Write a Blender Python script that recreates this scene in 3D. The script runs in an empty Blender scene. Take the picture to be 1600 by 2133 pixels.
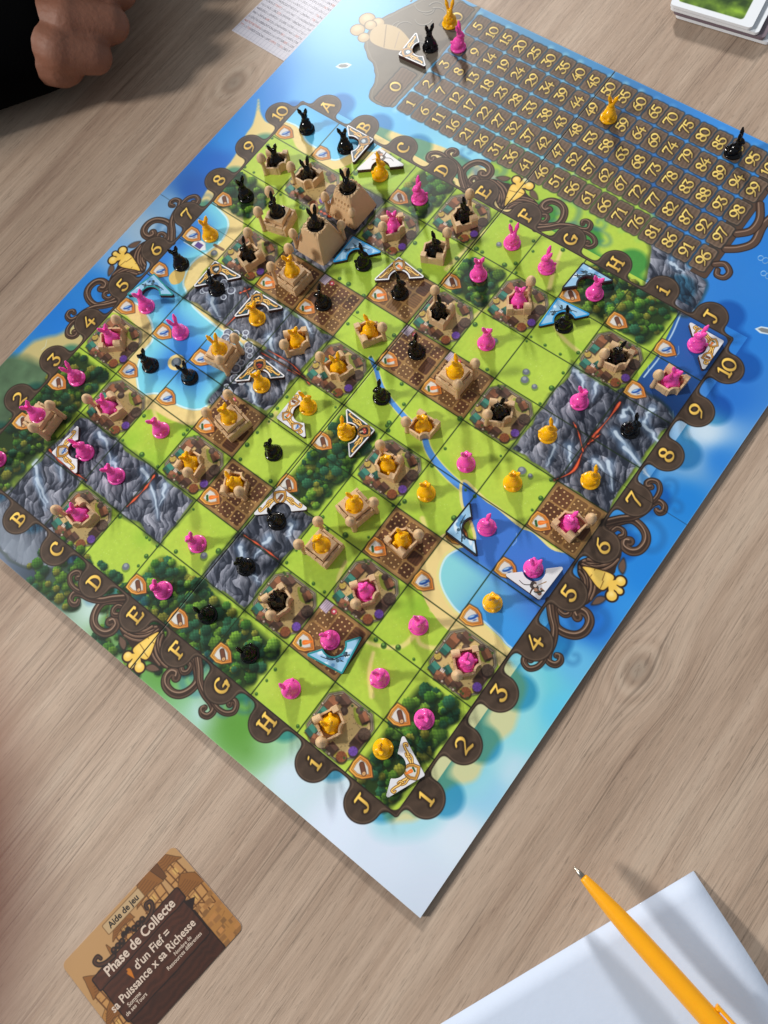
# A board game in play on a wooden table: printed board, bunny figures, little castles, triangular tokens.
import bpy, math, random
import numpy as np
S = 0.038                                  # one board square = 38 mm; everything is laid out in squares
sc = bpy.context.scene
# ---- camera (solved from the printed grid)
RW = np.array([[0.79333951, 0.60170524, -0.09253766], [0.55613946, -0.77814997, -0.29187586], [-0.24763141, 0.18009281, -0.95196915]])
CC = np.array([10.16572261, -8.59260685, 12.60621734]); FPX = 1579.57
cam = bpy.data.cameras.new('camera'); cam_o = bpy.data.objects.new('camera', cam); sc.collection.objects.link(cam_o)
import mathutils
R3 = mathutils.Matrix([[RW[0][j], -RW[1][j], -RW[2][j]] for j in range(3)])
cam_o.matrix_world = mathutils.Matrix.Translation([c*S for c in CC]) @ R3.to_4x4()
cam.sensor_fit = 'HORIZONTAL'; cam.sensor_width = 36; cam.lens = FPX/1600*36; cam.clip_start = .0015; cam.clip_end = 60
cam.dof.use_dof = True; cam.dof.focus_distance = .50; cam.dof.aperture_fstop = 17
sc.camera = cam_o
# ---- world and light: soft room light, one bright window beyond the far end of the board, a second one to the left
wd = bpy.data.worlds.new('World'); sc.world = wd; wd.use_nodes = True
bg = wd.node_tree.nodes['Background']; bg.inputs[0].default_value = (.86, .93, 1, 1); bg.inputs[1].default_value = .31
def window(name, u, v, z, w, h, power, col, tu=5, tv=5):
    l = bpy.data.lights.new(name, 'AREA'); l.shape = 'RECTANGLE'; l.size = w; l.size_y = h; l.energy = power; l.color = col
    o = bpy.data.objects.new(name, l); sc.collection.objects.link(o); o.location = (u*S, -v*S, z*S)
    d = mathutils.Vector((tu*S, -tv*S, 0))-o.location; o.rotation_euler = d.to_track_quat('-Z', 'Y').to_euler(); return o
window('window_far', -60, -62, 52, .30, .46, 124, (1, .97, .93))
window('window_left', -42, 52, 52, .38, .38, 74, (1, .96, .90))
sc.view_settings.view_transform = 'Standard'; sc.view_settings.look = 'None'; sc.view_settings.exposure = 0; sc.view_settings.gamma = 1
sc.render.engine = 'CYCLES'; sc.cycles.max_bounces = 6
def back(x, y, z=0):                       # picture point -> (u, v) on the level z, in squares
    d = RW.T @ np.array([(x-800)/FPX, (y-1066.5)/FPX, 1.0]); k = (z-CC[2])/d[2]; q = CC+k*d; return q[0], -q[1]
TZ = -.11                                 # table top; the board's face is level 0
KNOTS = [(back(1330, 1395, TZ)[0], -back(1330, 1395, TZ)[1], .55, .8, .8), (back(488, 172, TZ)[0], -back(488, 172, TZ)[1], .6, .9, .8)]
# ---------------------------------------------------------------- printed artwork, painted with numpy
HI = np.array([[9.78347342e-03, 8.92171687e-03, -8.08266692],
               [-6.07131462e-03, 1.10136184e-02, 1.45754911],
               [8.27419725e-05, 2.60978995e-04, 1.0]])
def B(x, y):                      # a spot seen in the picture -> board coordinates (u = columns, v = rows)
    q = HI @ np.array([x, y, 1.0]); return (q[0]/q[2], q[1]/q[2])
def BL(s):                        # "x,y x,y ..." -> list of (u, v)
    return [B(*map(float, t.split(','))) for t in s.split()]
U0, U1, V0, V1 = -1.07, 11.17, -4.10, 10.95
PPC = 128
BW, BH = int(round((U1-U0)*PPC)), int(round((V1-V0)*PPC))
rng = np.random.RandomState(7)
def C(*c): return np.array(c, np.float32)/255.0
def sstep(a, b, x):
    t = np.clip((x-a)/(b-a), 0, 1); return t*t*(3-2*t)
def up(g, H, W):
    h, w = g.shape[:2]
    y = np.linspace(0, h-1.001, H); x = np.linspace(0, w-1.001, W)
    yi = y.astype(int); xi = x.astype(int); fy = (y-yi); fx = (x-xi)
    if g.ndim == 3: fy = fy[:, None, None]; fx = fx[None, :, None]
    else: fy = fy[:, None]; fx = fx[None, :]
    g = g.astype(np.float32)
    r0 = g[yi]; r1 = g[yi+1]
    a = r0[:, xi]*(1-fx)+r0[:, xi+1]*fx; b = r1[:, xi]*(1-fx)+r1[:, xi+1]*fx
    return (a*(1-fy)+b*fy).astype(np.float32)
def noise(H, W, n, octs=3, asp=1.0, seed=0):
    r = np.random.RandomState(seed); out = 0; amp = 1; tot = 0
    for o in range(octs):
        k = n*2**o
        out = out+amp*up(r.rand(max(3, int(k*H/W*asp)+2), int(k)+2), H, W); tot += amp; amp *= .5
    return out/tot*2-1
class Canvas:
    def __init__(s, W, H, u0, v0, ppc, base=(.5, .5, .5)):
        s.W, s.H, s.u0, s.v0, s.p = W, H, u0, v0, ppc
        s.a = np.empty((H, W, 3), np.float32); s.a[:] = base
    def win(s, ua, va, ub, vb):
        j0 = max(0, int((ua-s.u0)*s.p)); j1 = min(s.W, int((ub-s.u0)*s.p)+2)
        i0 = max(0, int((va-s.v0)*s.p)); i1 = min(s.H, int((vb-s.v0)*s.p)+2)
        if j1 <= j0 or i1 <= i0: return None
        U = (np.arange(j0, j1)+.5)/s.p+s.u0; V = (np.arange(i0, i1)+.5)/s.p+s.v0
        U, V = np.meshgrid(U.astype(np.float32), V.astype(np.float32))
        return (slice(i0, i1), slice(j0, j1)), U, V
    def put(s, sl, m, col):
        col = np.asarray(col, np.float32); m = m[..., None]
        s.a[sl] = s.a[sl]*(1-m)+col*m
    def mul(s, sl, m, k): s.a[sl] *= (1-m*(1-k))[..., None]
    def aa(s, d, soft=None):
        w = soft or .75/s.p
        return np.clip(.5-d/(2*w), 0, 1)
def segd(X, Y, a, b):
    dx, dy = b[0]-a[0], b[1]-a[1]; L = dx*dx+dy*dy+1e-12
    t = np.clip(((X-a[0])*dx+(Y-a[1])*dy)/L, 0, 1)
    return np.hypot(X-a[0]-t*dx, Y-a[1]-t*dy), t
def polyd(X, Y, pts):
    n = len(pts); d = None; ins = np.zeros(X.shape, bool)
    for i in range(n):
        a, b = pts[i], pts[(i+1) % n]
        e, _ = segd(X, Y, a, b); d = e if d is None else np.minimum(d, e)
        c = (a[1] > Y) != (b[1] > Y)
        if abs(b[1]-a[1]) > 1e-9: ins ^= c & (X < (b[0]-a[0])*(Y-a[1])/(b[1]-a[1])+a[0])
    return np.where(ins, -d, d)
def smooth(pts, k=6, closed=True):
    n = len(pts); out = []; rg = range(n if closed else n-1)
    for i in rg:
        P = [np.array(pts[j % n] if closed else pts[min(max(j, 0), n-1)]) for j in (i-1, i, i+1, i+2)]
        for q in range(k):
            t = q/k
            out.append(tuple(.5*(2*P[1]+(P[2]-P[0])*t+(2*P[0]-5*P[1]+4*P[2]-P[3])*t*t+(3*P[1]-P[0]-3*P[2]+P[3])*t**3)))
    if not closed: out.append(tuple(pts[-1]))
    return out
def polyfill(cv, pts, col, soft=None, alpha=1.0, pad=.05):
    us = [q[0] for q in pts]; vs = [q[1] for q in pts]
    w = cv.win(min(us)-pad, min(vs)-pad, max(us)+pad, max(vs)+pad)
    if w is None: return
    sl, U, V = w; cv.put(sl, cv.aa(polyd(U, V, pts), soft)*alpha, col)
def stroke(cv, pts, w0, w1, col, soft=None, alpha=1.0, off=(0, 0), wf=None):
    us = [q[0] for q in pts]; vs = [q[1] for q in pts]; pad = max(w0, w1)+.06+(soft or 0)
    w = cv.win(min(us)-pad, min(vs)-pad, max(us)+pad, max(vs)+pad)
    if w is None: return
    sl, U, V = w; U = U-off[0]; V = V-off[1]; n = len(pts)-1; D = None
    for i in range(n):
        e, t = segd(U, V, pts[i], pts[i+1]); f = (i+t)/n
        r = wf(f) if wf else w0+(w1-w0)*f
        e = e-r; D = e if D is None else np.minimum(D, e)
    cv.put(sl, cv.aa(D, soft)*alpha, col)
def disc(cv, u, v, r, col, soft=None, alpha=1.0, ry=None):
    ry = ry or r; w = cv.win(u-r-.05-(soft or 0), v-ry-.05-(soft or 0), u+r+.05+(soft or 0), v+ry+.05+(soft or 0))
    if w is None: return
    sl, U, V = w; d = (np.hypot((U-u)/r, (V-v)/ry)-1)*min(r, ry)
    cv.put(sl, cv.aa(d, soft)*alpha, col)
# ---- lettering: broad-nib strokes in a unit box (x right, y up)
def arc(cx, cy, rx, ry, a0, a1, n=14):
    return [(cx+rx*math.cos(math.radians(a0+(a1-a0)*i/n)), cy+ry*math.sin(math.radians(a0+(a1-a0)*i/n))) for i in range(n+1)]
GL = {
 '0': [arc(.5, .5, .36, .42, 90, 450, 24)],
 '1': [[(.36, .80), (.52, .92), (.52, .08)], [(.36, .08), (.68, .08)]],
 '2': [arc(.46, .68, .28, .24, 160, -40)+[(.18, .10)], [(.18, .10), (.45, .14), (.80, .06)]],
 '3': [[(.22, .92), (.74, .92), (.46, .60)], [(.46, .60)]+arc(.46, .33, .30, .27, 90, -160)],
 '4': [[(.62, .95), (.14, .36), (.86, .36)], [(.62, .62), (.62, .04)]],
 '5': [[(.78, .92), (.32, .92), (.28, .56)], [(.28, .56)]+arc(.46, .34, .30, .27, 110, -160)],
 '6': [[(.72, .94), (.40, .78), (.20, .45)]+arc(.48, .32, .30, .27, 180, 520, 20)],
 '7': [[(.18, .80), (.22, .92), (.82, .92), (.56, .52), (.40, .05)]],
 '8': [arc(.5, .72, .24, .21, 90, 450, 18), arc(.5, .28, .30, .23, 90, 450, 18)],
 '9': [[(.28, .06), (.60, .22), (.80, .55)]+arc(.52, .68, .30, .27, 0, 340, 20)],
 'A': [[(.12, .06), (.52, .95), (.86, .06)], [(.28, .38), (.72, .38)], [(.38, .95), (.6, .93)]],
 'B': [[(.28, .92), (.28, .08)], [(.14, .92), (.28, .92)]+arc(.42, .71, .28, .21, 90, -90, 10)+[(.28, .5)], [(.28, .5)]+arc(.46, .29, .34, .22, 90, -90, 10)+[(.14, .07)]],
 'C': [arc(.56, .5, .38, .42, 55, 310, 22), [(.76, .84), (.80, .70)]],
 'D': [[(.26, .92), (.26, .08)], [(.10, .92), (.26, .92)]+arc(.36, .5, .44, .42, 90, -90, 14)+[(.12, .08)]],
 'E': [[(.28, .94), (.28, .06)], [(.14, .92), (.78, .92), (.80, .80)], [(.28, .5), (.64, .5)], [(.14, .08), (.80, .08), (.84, .22)]],
 'F': [[(.30, .94), (.30, .06)], [(.16, .92), (.80, .92), (.82, .78)], [(.30, .52), (.64, .52)], [(.16, .07), (.46, .07)]],
 'G': [arc(.54, .5, .38, .42, 60, 350, 22), [(.56, .40), (.92, .44)], [(.80, .46), (.80, .12)]],
 'H': [[(.24, .94), (.24, .06)], [(.78, .94), (.78, .06)], [(.24, .5), (.78, .5)], [(.12, .93), (.36, .93)], [(.66, .93), (.9, .93)], [(.12, .07), (.36, .07)], [(.66, .07), (.9, .07)]],
 'i': [[(.36, .60), (.50, .66), (.50, .10)], [(.34, .08), (.68, .08)], [(.48, .88), (.53, .90)]],
 'J': [[(.30, .92), (.80, .92)], [(.60, .92), (.60, .34)]+arc(.38, .32, .22, .24, 0, -140, 8)],
}
def glyphs(cv, txt, u, v, h, col, w=.085, glow=None, adv=.72, th=35, ratio=.42, xdir=(0, -1), ydir=(-1, 0)):
    # xdir / ydir: where text-right and text-up point in (u, v)
    n = len(txt); Wt = adv*(n-1)+1; pad = h*(.75+.4*n)
    wd = cv.win(u-pad, v-pad, u+pad, v+pad)
    if wd is None: return
    sl, U, V = wd
    X = ((U-u)*xdir[0]+(V-v)*xdir[1])/h+Wt/2; Y = ((U-u)*ydir[0]+(V-v)*ydir[1])/h+.5
    c, s = math.cos(math.radians(th)), math.sin(math.radians(th))
    def T(x, y): return (x*c+y*s), (-x*s+y*c)/ratio
    TX, TY = T(X, Y); D = None; D2 = None
    for k, ch in enumerate(txt):
        for line in GL.get(ch, []):
            q = [T(x+k*adv, y) for x, y in line]; q0 = [(x+k*adv, y) for x, y in line]
            for i in range(len(q)-1):
                e, _ = segd(TX, TY, q[i], q[i+1]); D = e if D is None else np.minimum(D, e)
                if glow is not None:
                    e, _ = segd(X, Y, q0[i], q0[i+1]); D2 = e if D2 is None else np.minimum(D2, e)
    if D is None: return
    if glow is not None: cv.put(sl, np.clip(1.1-(D2-w)/.13, 0, 1)*.8, glow)
    m = np.clip(.5-(D-w)*h*cv.p*.6, 0, 1)
    sh = np.clip((Y-.2)*.3+.82, .8, 1.05)[..., None]
    cv.put(sl, m, np.clip(np.asarray(col)*sh, 0, 1))

def shield(cv, u, v, kind, s=.36, xd=(0, -1), yd=(-1, 0), plain=False):
    sl_ = cv.win(u-s, v-s, u+s, v+s)
    if sl_ is None: return
    sl, U, V = sl_
    X = ((U-u)*xd[0]+(V-v)*xd[1])/s; Y = ((U-u)*yd[0]+(V-v)*yd[1])/s
    out = [(-.40, .46), (0, .52), (.40, .46), (.44, .05), (.34, -.22), (0, -.56), (-.34, -.22), (-.44, .05)]
    d = polyd(X, Y, out); A = lambda dd, k=1: np.clip(.5-dd*s*cv.p*.7/k, 0, 1)
    cv.put(sl, A(d-.05, 2)*.8, C(70, 45, 30))
    g = np.clip(.6+Y*.5-X*.35, 0, 1)[..., None]
    if plain: cv.put(sl, A(d), C(205, 150, 60)*(.75+.4*g))
    else: cv.put(sl, A(d), C(190, 95, 40)*(1-g)+C(250, 190, 80)*g)
    cv.put(sl, A(np.abs(d+.085)-.012)*.9, C(110, 60, 30))
    cv.put(sl, A(d+.15), C(225, 222, 215)*(.85+.15*g))
    cv.put(sl, A(np.abs(d+.15)-.012)*.7, C(90, 60, 45))
    E = lambda cx, cy, rx, ry, t=0: (np.hypot(((X-cx)*math.cos(t)+(Y-cy)*math.sin(t))/rx, (-(X-cx)*math.sin(t)+(Y-cy)*math.cos(t))/ry)-1)*min(rx, ry)
    if kind == 'fish':
        cv.put(sl, A(E(0, .0, .24, .10, -.6)), C(34, 78, 160)); cv.put(sl, A(E(-.0, .05, .15, .045, -.6)), C(150, 190, 225))
        cv.put(sl, A(polyd(X, Y, [(.12, -.10), (.28, -.06), (.17, -.24)])), C(45, 80, 150))
        cv.put(sl, A(E(-.05, -.16, .10, .03, -.6)), C(60, 95, 165))
    elif kind == 'log':
        cv.put(sl, A(segd(X, Y, (.13, .15), (-.11, -.15))[0]-.12), C(60, 35, 25))
        cv.put(sl, A(segd(X, Y, (.13, .15), (-.11, -.15))[0]-.09), C(110, 68, 48))
        cv.put(sl, A(E(-.12, -.16, .085, .075)), C(225, 180, 125)); cv.put(sl, A(E(-.12, -.16, .035, .03)), C(170, 120, 70))
    elif kind == 'carrot':
        cv.put(sl, A(polyd(X, Y, smooth([(-.14, .02), (-.02, .15), (.12, .04), (.27, -.27), (.0, -.13)], 4))), C(235, 120, 40))
        cv.put(sl, A(segd(X, Y, (0, .02), (.16, -.16))[0]-.012), C(250, 180, 110))
        for a, b in ((-.15, .16), (-.07, .23), (-.21, .09)): cv.put(sl, A(E(a, b, .075, .06, .6)), C(40, 85, 40))
    elif kind == 'gem':
        cv.put(sl, A(d+.15), C(30, 35, 30)); cv.put(sl, A(polyd(X, Y, [(-.2, 0), (-.05, .18), (.22, .16), (.2, -.02), (0, -.14)])), C(205, 212, 215)); cv.put(sl, A(polyd(X, Y, [(-.2, 0), (0, 0), (.0, -.14)])), C(150, 160, 170))
    elif kind == 'gold':
        cv.put(sl, A(d+.15), C(30, 28, 22))
        for a, b in ((-.1, .1), (.1, .14), (0, -.04), (.12, -.08), (-.12, -.1)): cv.put(sl, A(E(a, b, .09, .08)), C(235, 175, 50))
    elif kind == 'spice':
        cv.put(sl, A(d+.15), C(40, 25, 20))
        for a, b, t in ((-.1, .1, .4), (.08, .05, -.3), (0, -.1, .1)): cv.put(sl, A(E(a, b, .14, .07, t)), C(190, 60, 40))
    elif kind == 'mushroom':
        cv.put(sl, A(d+.15), C(35, 25, 20)); cv.put(sl, A(E(-.02, .1, .2, .14)), C(205, 60, 35)); cv.put(sl, A(segd(X, Y, (0, -.02), (.03, -.2))[0]-.06), C(225, 205, 170))
        for a, b in ((-.1, .12), (.03, .16), (.08, .05)): cv.put(sl, A(E(a, b, .03, .025)), C(245, 230, 220))
    elif kind == 'pearl':
        cv.put(sl, A(d+.15), C(70, 80, 90)); cv.put(sl, A(E(0, .02, .17, .17)), C(205, 225, 235)); cv.put(sl, A(E(-.05, .07, .06, .06)), C(250, 252, 255))

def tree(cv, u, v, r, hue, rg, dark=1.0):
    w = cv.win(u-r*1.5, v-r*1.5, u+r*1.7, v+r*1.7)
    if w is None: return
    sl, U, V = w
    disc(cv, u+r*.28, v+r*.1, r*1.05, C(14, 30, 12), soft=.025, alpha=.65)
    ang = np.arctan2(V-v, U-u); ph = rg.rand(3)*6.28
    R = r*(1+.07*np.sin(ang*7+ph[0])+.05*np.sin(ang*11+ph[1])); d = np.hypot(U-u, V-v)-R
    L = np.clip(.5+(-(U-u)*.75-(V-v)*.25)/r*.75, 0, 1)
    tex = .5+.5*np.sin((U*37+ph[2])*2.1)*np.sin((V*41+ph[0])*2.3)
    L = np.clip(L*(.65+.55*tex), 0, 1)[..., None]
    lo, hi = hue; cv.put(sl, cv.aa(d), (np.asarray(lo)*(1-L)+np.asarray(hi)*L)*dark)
HUES = [(C(26, 52, 20), C(112, 158, 50)), (C(18, 48, 34), C(58, 122, 82)), (C(52, 58, 16), C(166, 168, 62)), (C(22, 56, 22), C(88, 148, 48)), (C(16, 40, 26), C(46, 100, 62)), (C(30, 60, 18), C(140, 190, 60))]
FOREST_HUE = {(7, 0): (1, .85), (8, 0): (1, .85), (9, 0): (1, .9)}

MAP = ["wwgfvggffs", "gvmvgfvgvs", "fggd"+"", "", "", "", "", "", "", ""]
MAP = ["wwgfvggffs",
       "gvmvgfvgvs",
       "fgmgavggmm",
       "wvaagaavmm",
       "wmmmvgggga",
       "wwwmgfvgww",
       "vwwagfgaww",
       "fvgvamgvgv",
       "fmmmgmvagf",
       "fmvgfffgvf"]
ICONS = {'0,0': 'fish', '1,0': 'fish', '3,0': 'log', '7,0': 'log', '8,0': 'log', '9,0': 'fish', '5,1': 'log', '9,1': 'fish', '0,2': 'log', '4,2': 'carrot',
  '0,3': 'fish', '2,3': 'carrot', '3,3': 'carrot', '5,3': 'carrot', '6,3': 'carrot', '0,4': 'fish', '9,4': 'carrot', '0,5': 'fish', '1,5': 'fish', '2,5': 'fish', '5,5': 'log', '8,5': 'fish', '9,5': 'fish',
  '1,6': 'fish', '2,6': 'fish', '3,6': 'carrot', '5,6': 'log', '7,6': 'carrot', '8,6': 'fish', '9,6': 'fish', '0,7': 'log', '4,7': 'carrot', '0,8': 'log', '7,8': 'carrot', '9,8': 'log', '4,9': 'log', '5,9': 'log', '6,9': 'log', '9,9': 'log'}
BGC = """720 60 110 185 235;640 200 85 170 235;760 260 100 190 240;960 330 140 215 240;1000 400 120 215 235;560 200 45 140 225;480 290 40 140 225;450 340 25 105 200;400 395 30 90 175;350 430 120 165 205;300 480 150 180 205;250 540 120 170 220;200 600 40 130 215;120 670 35 125 215;60 760 50 140 215;30 800 70 130 170;-60 850 70 110 120;15 900 60 90 60;10 960 50 100 50
1040 150 95 150 190;1130 220 80 150 200;1100 300 110 200 225;1220 260 60 120 180;1300 300 50 110 180;1400 400 45 100 170;1500 300 60 145 228;1590 500 42 130 220;1550 700 40 126 216;1450 550 45 128 215;1520 830 38 116 208;1470 900 205 225 240;1500 960 45 130 215;1440 960 120 170 215;1430 1040 30 130 215;1350 1200 32 132 220;1320 1280 50 146 226;1230 1300 30 110 205;1200 1380 100 185 230;1180 1480 95 200 235;1130 1420 110 205 220;1080 1520 130 215 225;1060 1600 185 220 235;1010 1640 150 205 235;980 1600 110 190 210;960 1750 215 228 242;900 1860 210 222 240;800 1800 212 224 242;700 1720 214 226 244;600 1620 205 225 240;560 1560 150 200 150;500 1510 95 160 60;440 1460 190 220 230;400 1420 120 180 120;360 1390 90 150 60;230 1290 90 140 60;200 1270 195 220 215;120 1215 60 90 60;60 1150 70 85 105;20 1090 130 140 155;10 1140 110 120 140;90 1190 55 65 85"""
def shore(cv, D, nz, sand_w, foam=True, deep=None, sandmask=None):
    pass
def paint_board():
    cv = Canvas(BW, BH, U0, V0, PPC); H, W = BH, BW
    rg = np.random.RandomState(11)
    n1 = noise(H, W, 6, 4, seed=1); n2 = noise(H, W, 40, 3, seed=2); n3 = noise(H, W, 240, 2, seed=3)
    U = ((np.arange(W)+.5)/PPC+U0).astype(np.float32)[None, :].repeat(H, 0); V = ((np.arange(H)+.5)/PPC+V0).astype(np.float32)[:, None].repeat(W, 1)
    # background colours, spread from control points
    cp = []
    for l in BGC.replace('\n', ';').split(';'):
        x, y, r, g, b = map(float, l.split()); u, v = B(x, y); cp.append((u, v, r, g, b))
    cp = np.array(cp); gh, gw = H//10, W//10
    gu = np.linspace(U0, U1, gw); gv = np.linspace(V0, V1, gh); GU, GV = np.meshgrid(gu, gv)
    num = 0; den = 0
    for u, v, r, g, b in cp:
        wt = 1/((GU-u)**2+(GV-v)**2+.02)**1.6; num = num+wt[..., None]*np.array([r, g, b]); den = den+wt
    cv.a[:] = up(num/den[..., None]/255, H, W)
    cv.a *= (1+.05*n1)[..., None]
    def big(pts, jit=.05, sm=True):          # signed distance of a large hand drawn shape, ragged by noise
        gh, gw = H//8, W//8
        X, Y = np.meshgrid(np.linspace(U0, U1, gw), np.linspace(V0, V1, gh))
        return up(polyd(X, Y, smooth(pts) if sm else pts), H, W)+n2*jit
    A = lambda d, s=None: cv.aa(d, s)
    full = (slice(0, H), slice(0, W))
    SAND = C(232, 208, 140); G1 = C(190, 214, 82); G2 = C(154, 190, 56)
    # land outside the grid: top beach and meadow, left beach, right beach
    top = big([(4.2, -1.5), (5.2, -1.4), (6.5, -1.9), (7.4, -1.6), (8.0, -.9), (8.6, -.3), (9.0, .3), (4.9, .4), (3, .1), (1.9, -.1), (1.5, -.5), (2.2, -.72), (3.4, -.75)])
    beach = big(BL('775,262 800,268 850,283 900,298 950,318 1000,345 1050,378 1090,402 1075,440 1000,430 900,380 820,320 770,285'), .03)
    grassN = (G1*(.5+.5*n1[..., None])+G2*(.5-.5*n1[..., None]))*(1+.03*n3[..., None])
    cv.put(full, A(top, .04)*(U > 4.2), grassN)
    cv.put(full, A(beach, .02), SAND*(1+.03*n3[..., None]))
    lb = big(BL('538,203 543,236 556,254 585,262 570,290 520,330 470,390 430,440 405,450 425,405 452,372 480,338 498,308 512,280 526,258 533,236'), .02)
    cv.put(full, A(lb, .02), SAND)
    lb2 = big([(.1, 6.3), (-.45, 6.6), (-.55, 7.0), (-.9, 7.5), (-.8, 8.3), (.1, 8.0)], .03)
    cv.put(full, A(lb2, .06), C(200, 185, 125))
    lb3 = big([(.1, 7.9), (-.4, 7.7), (-1.3, 8.3), (-1.3, 11), (.1, 11)], .05); cv.put(full, A(lb3, .1), C(84, 112, 82)*(1+.3*n2[..., None]))
    rb = big(BL('1030,1370 1075,1395 1098,1425 1085,1470 1072,1520 1040,1548 1010,1590 990,1625 940,1640 915,1665 880,1700 850,1712 800,1700 850,1600 950,1500'), .03)
    cv.put(full, A(rb-.25, .12)*.6, C(150, 215, 225)); cv.put(full, A(rb, .05)*.85, C(214, 205, 145))
    # ---- terrain inside the grid
    ins = (U > 0) & (U < 10) & (V > 0) & (V < 10)
    insd = np.maximum(np.maximum(-U, U-10), np.maximum(-V, V-10))
    gr = (G1*(.5+.5*n1[..., None])+G2*(.5-.5*n1[..., None]))*(1+.035*n3[..., None]+.03*n2[..., None])
    cv.put(full, A(insd), gr)
    for _ in range(80):                       # pale paths and tints in the meadows
        u, v = rg.rand(2)*10
        if MAP[int(v)][int(u)] == 'g': disc(cv, u, v, .1+.25*rg.rand(), C(205, 225, 100) if rg.rand() < .5 else C(120, 178, 42), soft=.1, alpha=.3, ry=.1+.2*rg.rand())
    for pth in ("1010,480 960,530 930,560", "1170,520 1155,560 1145,600", "1135,640 1170,700 1215,740", "868,1310 875,1340 905,1350 930,1345", "750,1330 790,1345 840,1345 880,1300", "778,1360 770,1400 775,1450", "720,1170 705,1210 720,1240", "560,880 575,860", "985,1310 960,1280 900,1270", "905,1145 890,1110 880,1080", "1030,620 1000,650 985,660", "330,880 320,850 330,830"):
        stroke(cv, smooth(BL(pth), 5, False), .03, .045, C(232, 214, 140), soft=.02, alpha=.8)
    # sea, shores
    def water(pts, sw=.3, c0=C(120, 205, 225), c1=C(50, 135, 220), jit=.02, depth=.8, sand=True, clip=None):
        d = big(pts, jit); m = (insd < 0) if clip is None else clip
        if sand: cv.put(full, A(d-sw, .02)*m, SAND*(1+.03*n3[..., None]))
        t = sstep(0, depth, -d+.08*n1)[..., None]
        cv.put(full, A(d, .01)*m, c0*(1-t)+c1*t)
        cv.put(full, A(np.abs(d+.02)-.014, .012)*m*.85, C(240, 250, 250))
        return d
    water([(-.5, -.5), (1.9, -.5), (2.1, .1), (1.75, .35), (1.5, .8), (1.1, .75), (.7, .75), (.3, .55), (-.3, .5)], .22, C(110, 200, 238), C(70, 170, 232))
    W2 = water([(-.5, 2.95), (.2, 3.0), (.6, 3.15), (.78, 3.5), (.72, 3.9), (.62, 4.3), (.75, 4.7), (.95, 4.85), (1.3, 5.02), (2.0, 5.1), (2.6, 5.1), (2.95, 5.3), (2.95, 6.0), (2.9, 6.6), (2.5, 6.8), (2.0, 6.85), (1.7, 7.05), (1.35, 6.8), (1.12, 6.4), (1.1, 6.1), (1.0, 5.95), (.75, 5.75), (.3, 5.65), (-.5, 5.62)], .3, C(125, 212, 232), C(52, 128, 215), depth=.7)
    isl = big([(.45, 4.55), (.6, 4.5), (.72, 4.75), (.6, 4.9), (.42, 4.8)], .02); cv.put(full, A(isl), C(222, 190, 110))
    disc(cv, 1.83, 6.14, .17, SAND); disc(cv, 1.83, 6.14, .1, C(95, 110, 122)); disc(cv, 1.81, 6.12, .06, C(140, 150, 160))
    riv = BL("772,745 783,768 800,815 845,870 880,900 892,935 915,970 950,1005 985,1030")
    stroke(cv, smooth(riv, 5, False), .05, .09, C(225, 222, 130), soft=.015); stroke(cv, smooth(riv, 5, False), .035, .07, C(85, 150, 225))
    d4 = big(BL("985,1020 1012,1045 1035,1060 1085,1100 1110,1110 1150,1145 1198,1163 1300,1250 1150,1400 1065,1352 1040,1325 1000,1292 960,1280 930,1245 915,1205 925,1165 950,1145 990,1130 985,1090 965,1050 965,1005"), .008)
    cv.put(full, A(d4-.34)*ins*((V > 5.9) & (U-V < 3.5)), SAND); cv.put(full, A(d4-.05)*ins, C(225, 215, 140))
    t = sstep(5.9, 6.25, V+(U-8)*.02)*sstep(10.2, 8.4, U)
    cv.put(full, A(d4)*ins, C(62, 118, 205)*(1-t[..., None])+C(135, 210, 218)*t[..., None])
    dd = sstep(.2, .9, U-8.6)*sstep(6.0, 6.6, V); cv.put(full, A(d4)*ins*dd, C(60, 150, 225)*(1-sstep(8.9, 9.9, V)[..., None])+C(110, 195, 235)*sstep(8.9, 9.9, V)[..., None])
    cv.put(full, A(np.abs(d4+.015)-.012, .012)*ins*.8*(V > 6), C(240, 250, 250))
    d5 = big([(9.05, -.6), (9.06, .5), (9.12, 1.0), (9.1, 1.6), (9.25, 1.95), (10.4, 1.9), (10.6, -.6)], .012)
    cv.put(full, A(d5)*ins, C(38, 90, 165)*(1-sstep(.9, 2, V)[..., None])+C(24, 62, 120)*sstep(.9, 2, V)[..., None]); cv.put(full, A(np.abs(d5+.06)-.012, .01)*ins*(V < 1.5), C(200, 225, 240))
    for _ in range(26):                       # little wave strokes
        u, v = rg.uniform(-.9, 11), rg.uniform(-.6, 10)
        if not (0 < u < 10) or MAP[int(max(0, min(9, v)))][int(u)] in 'ws': stroke(cv, [(u, v), (u+.08, v+.12), (u+.07, v+.22)], .004, .006, C(215, 240, 250), alpha=.6)
    # ---- mountains: faceted rock
    mm = np.full((H, W), 9.0, np.float32)
    for r in range(10):
        for c in range(10):
            if MAP[r][c] != 'm': continue
            for dc, dr in ((1, 1), (2, 1), (1, 2), (2, 2)):
                if all(r+y < 10 and c+x < 10 and MAP[r+y][c+x] == 'm' for x in range(dc) for y in range(dr)):
                    mm = np.minimum(mm, np.maximum(np.maximum(c-U, U-c-dc), np.maximum(r-V, V-r-dr)))
    mm = mm+n2*.10+.03
    rock_out = big([(7.75, -1.15), (8.5, -.95), (9.05, -.75), (9.15, -.2), (9.0, .02), (8.3, .02), (8.05, -.5)], .06)
    rocks2 = big([(9.0, 1.85), (9.3, 1.75), (9.8, 1.8), (10.0, 1.95), (10.1, 2.1), (9.0, 2.1)], .06)
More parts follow.
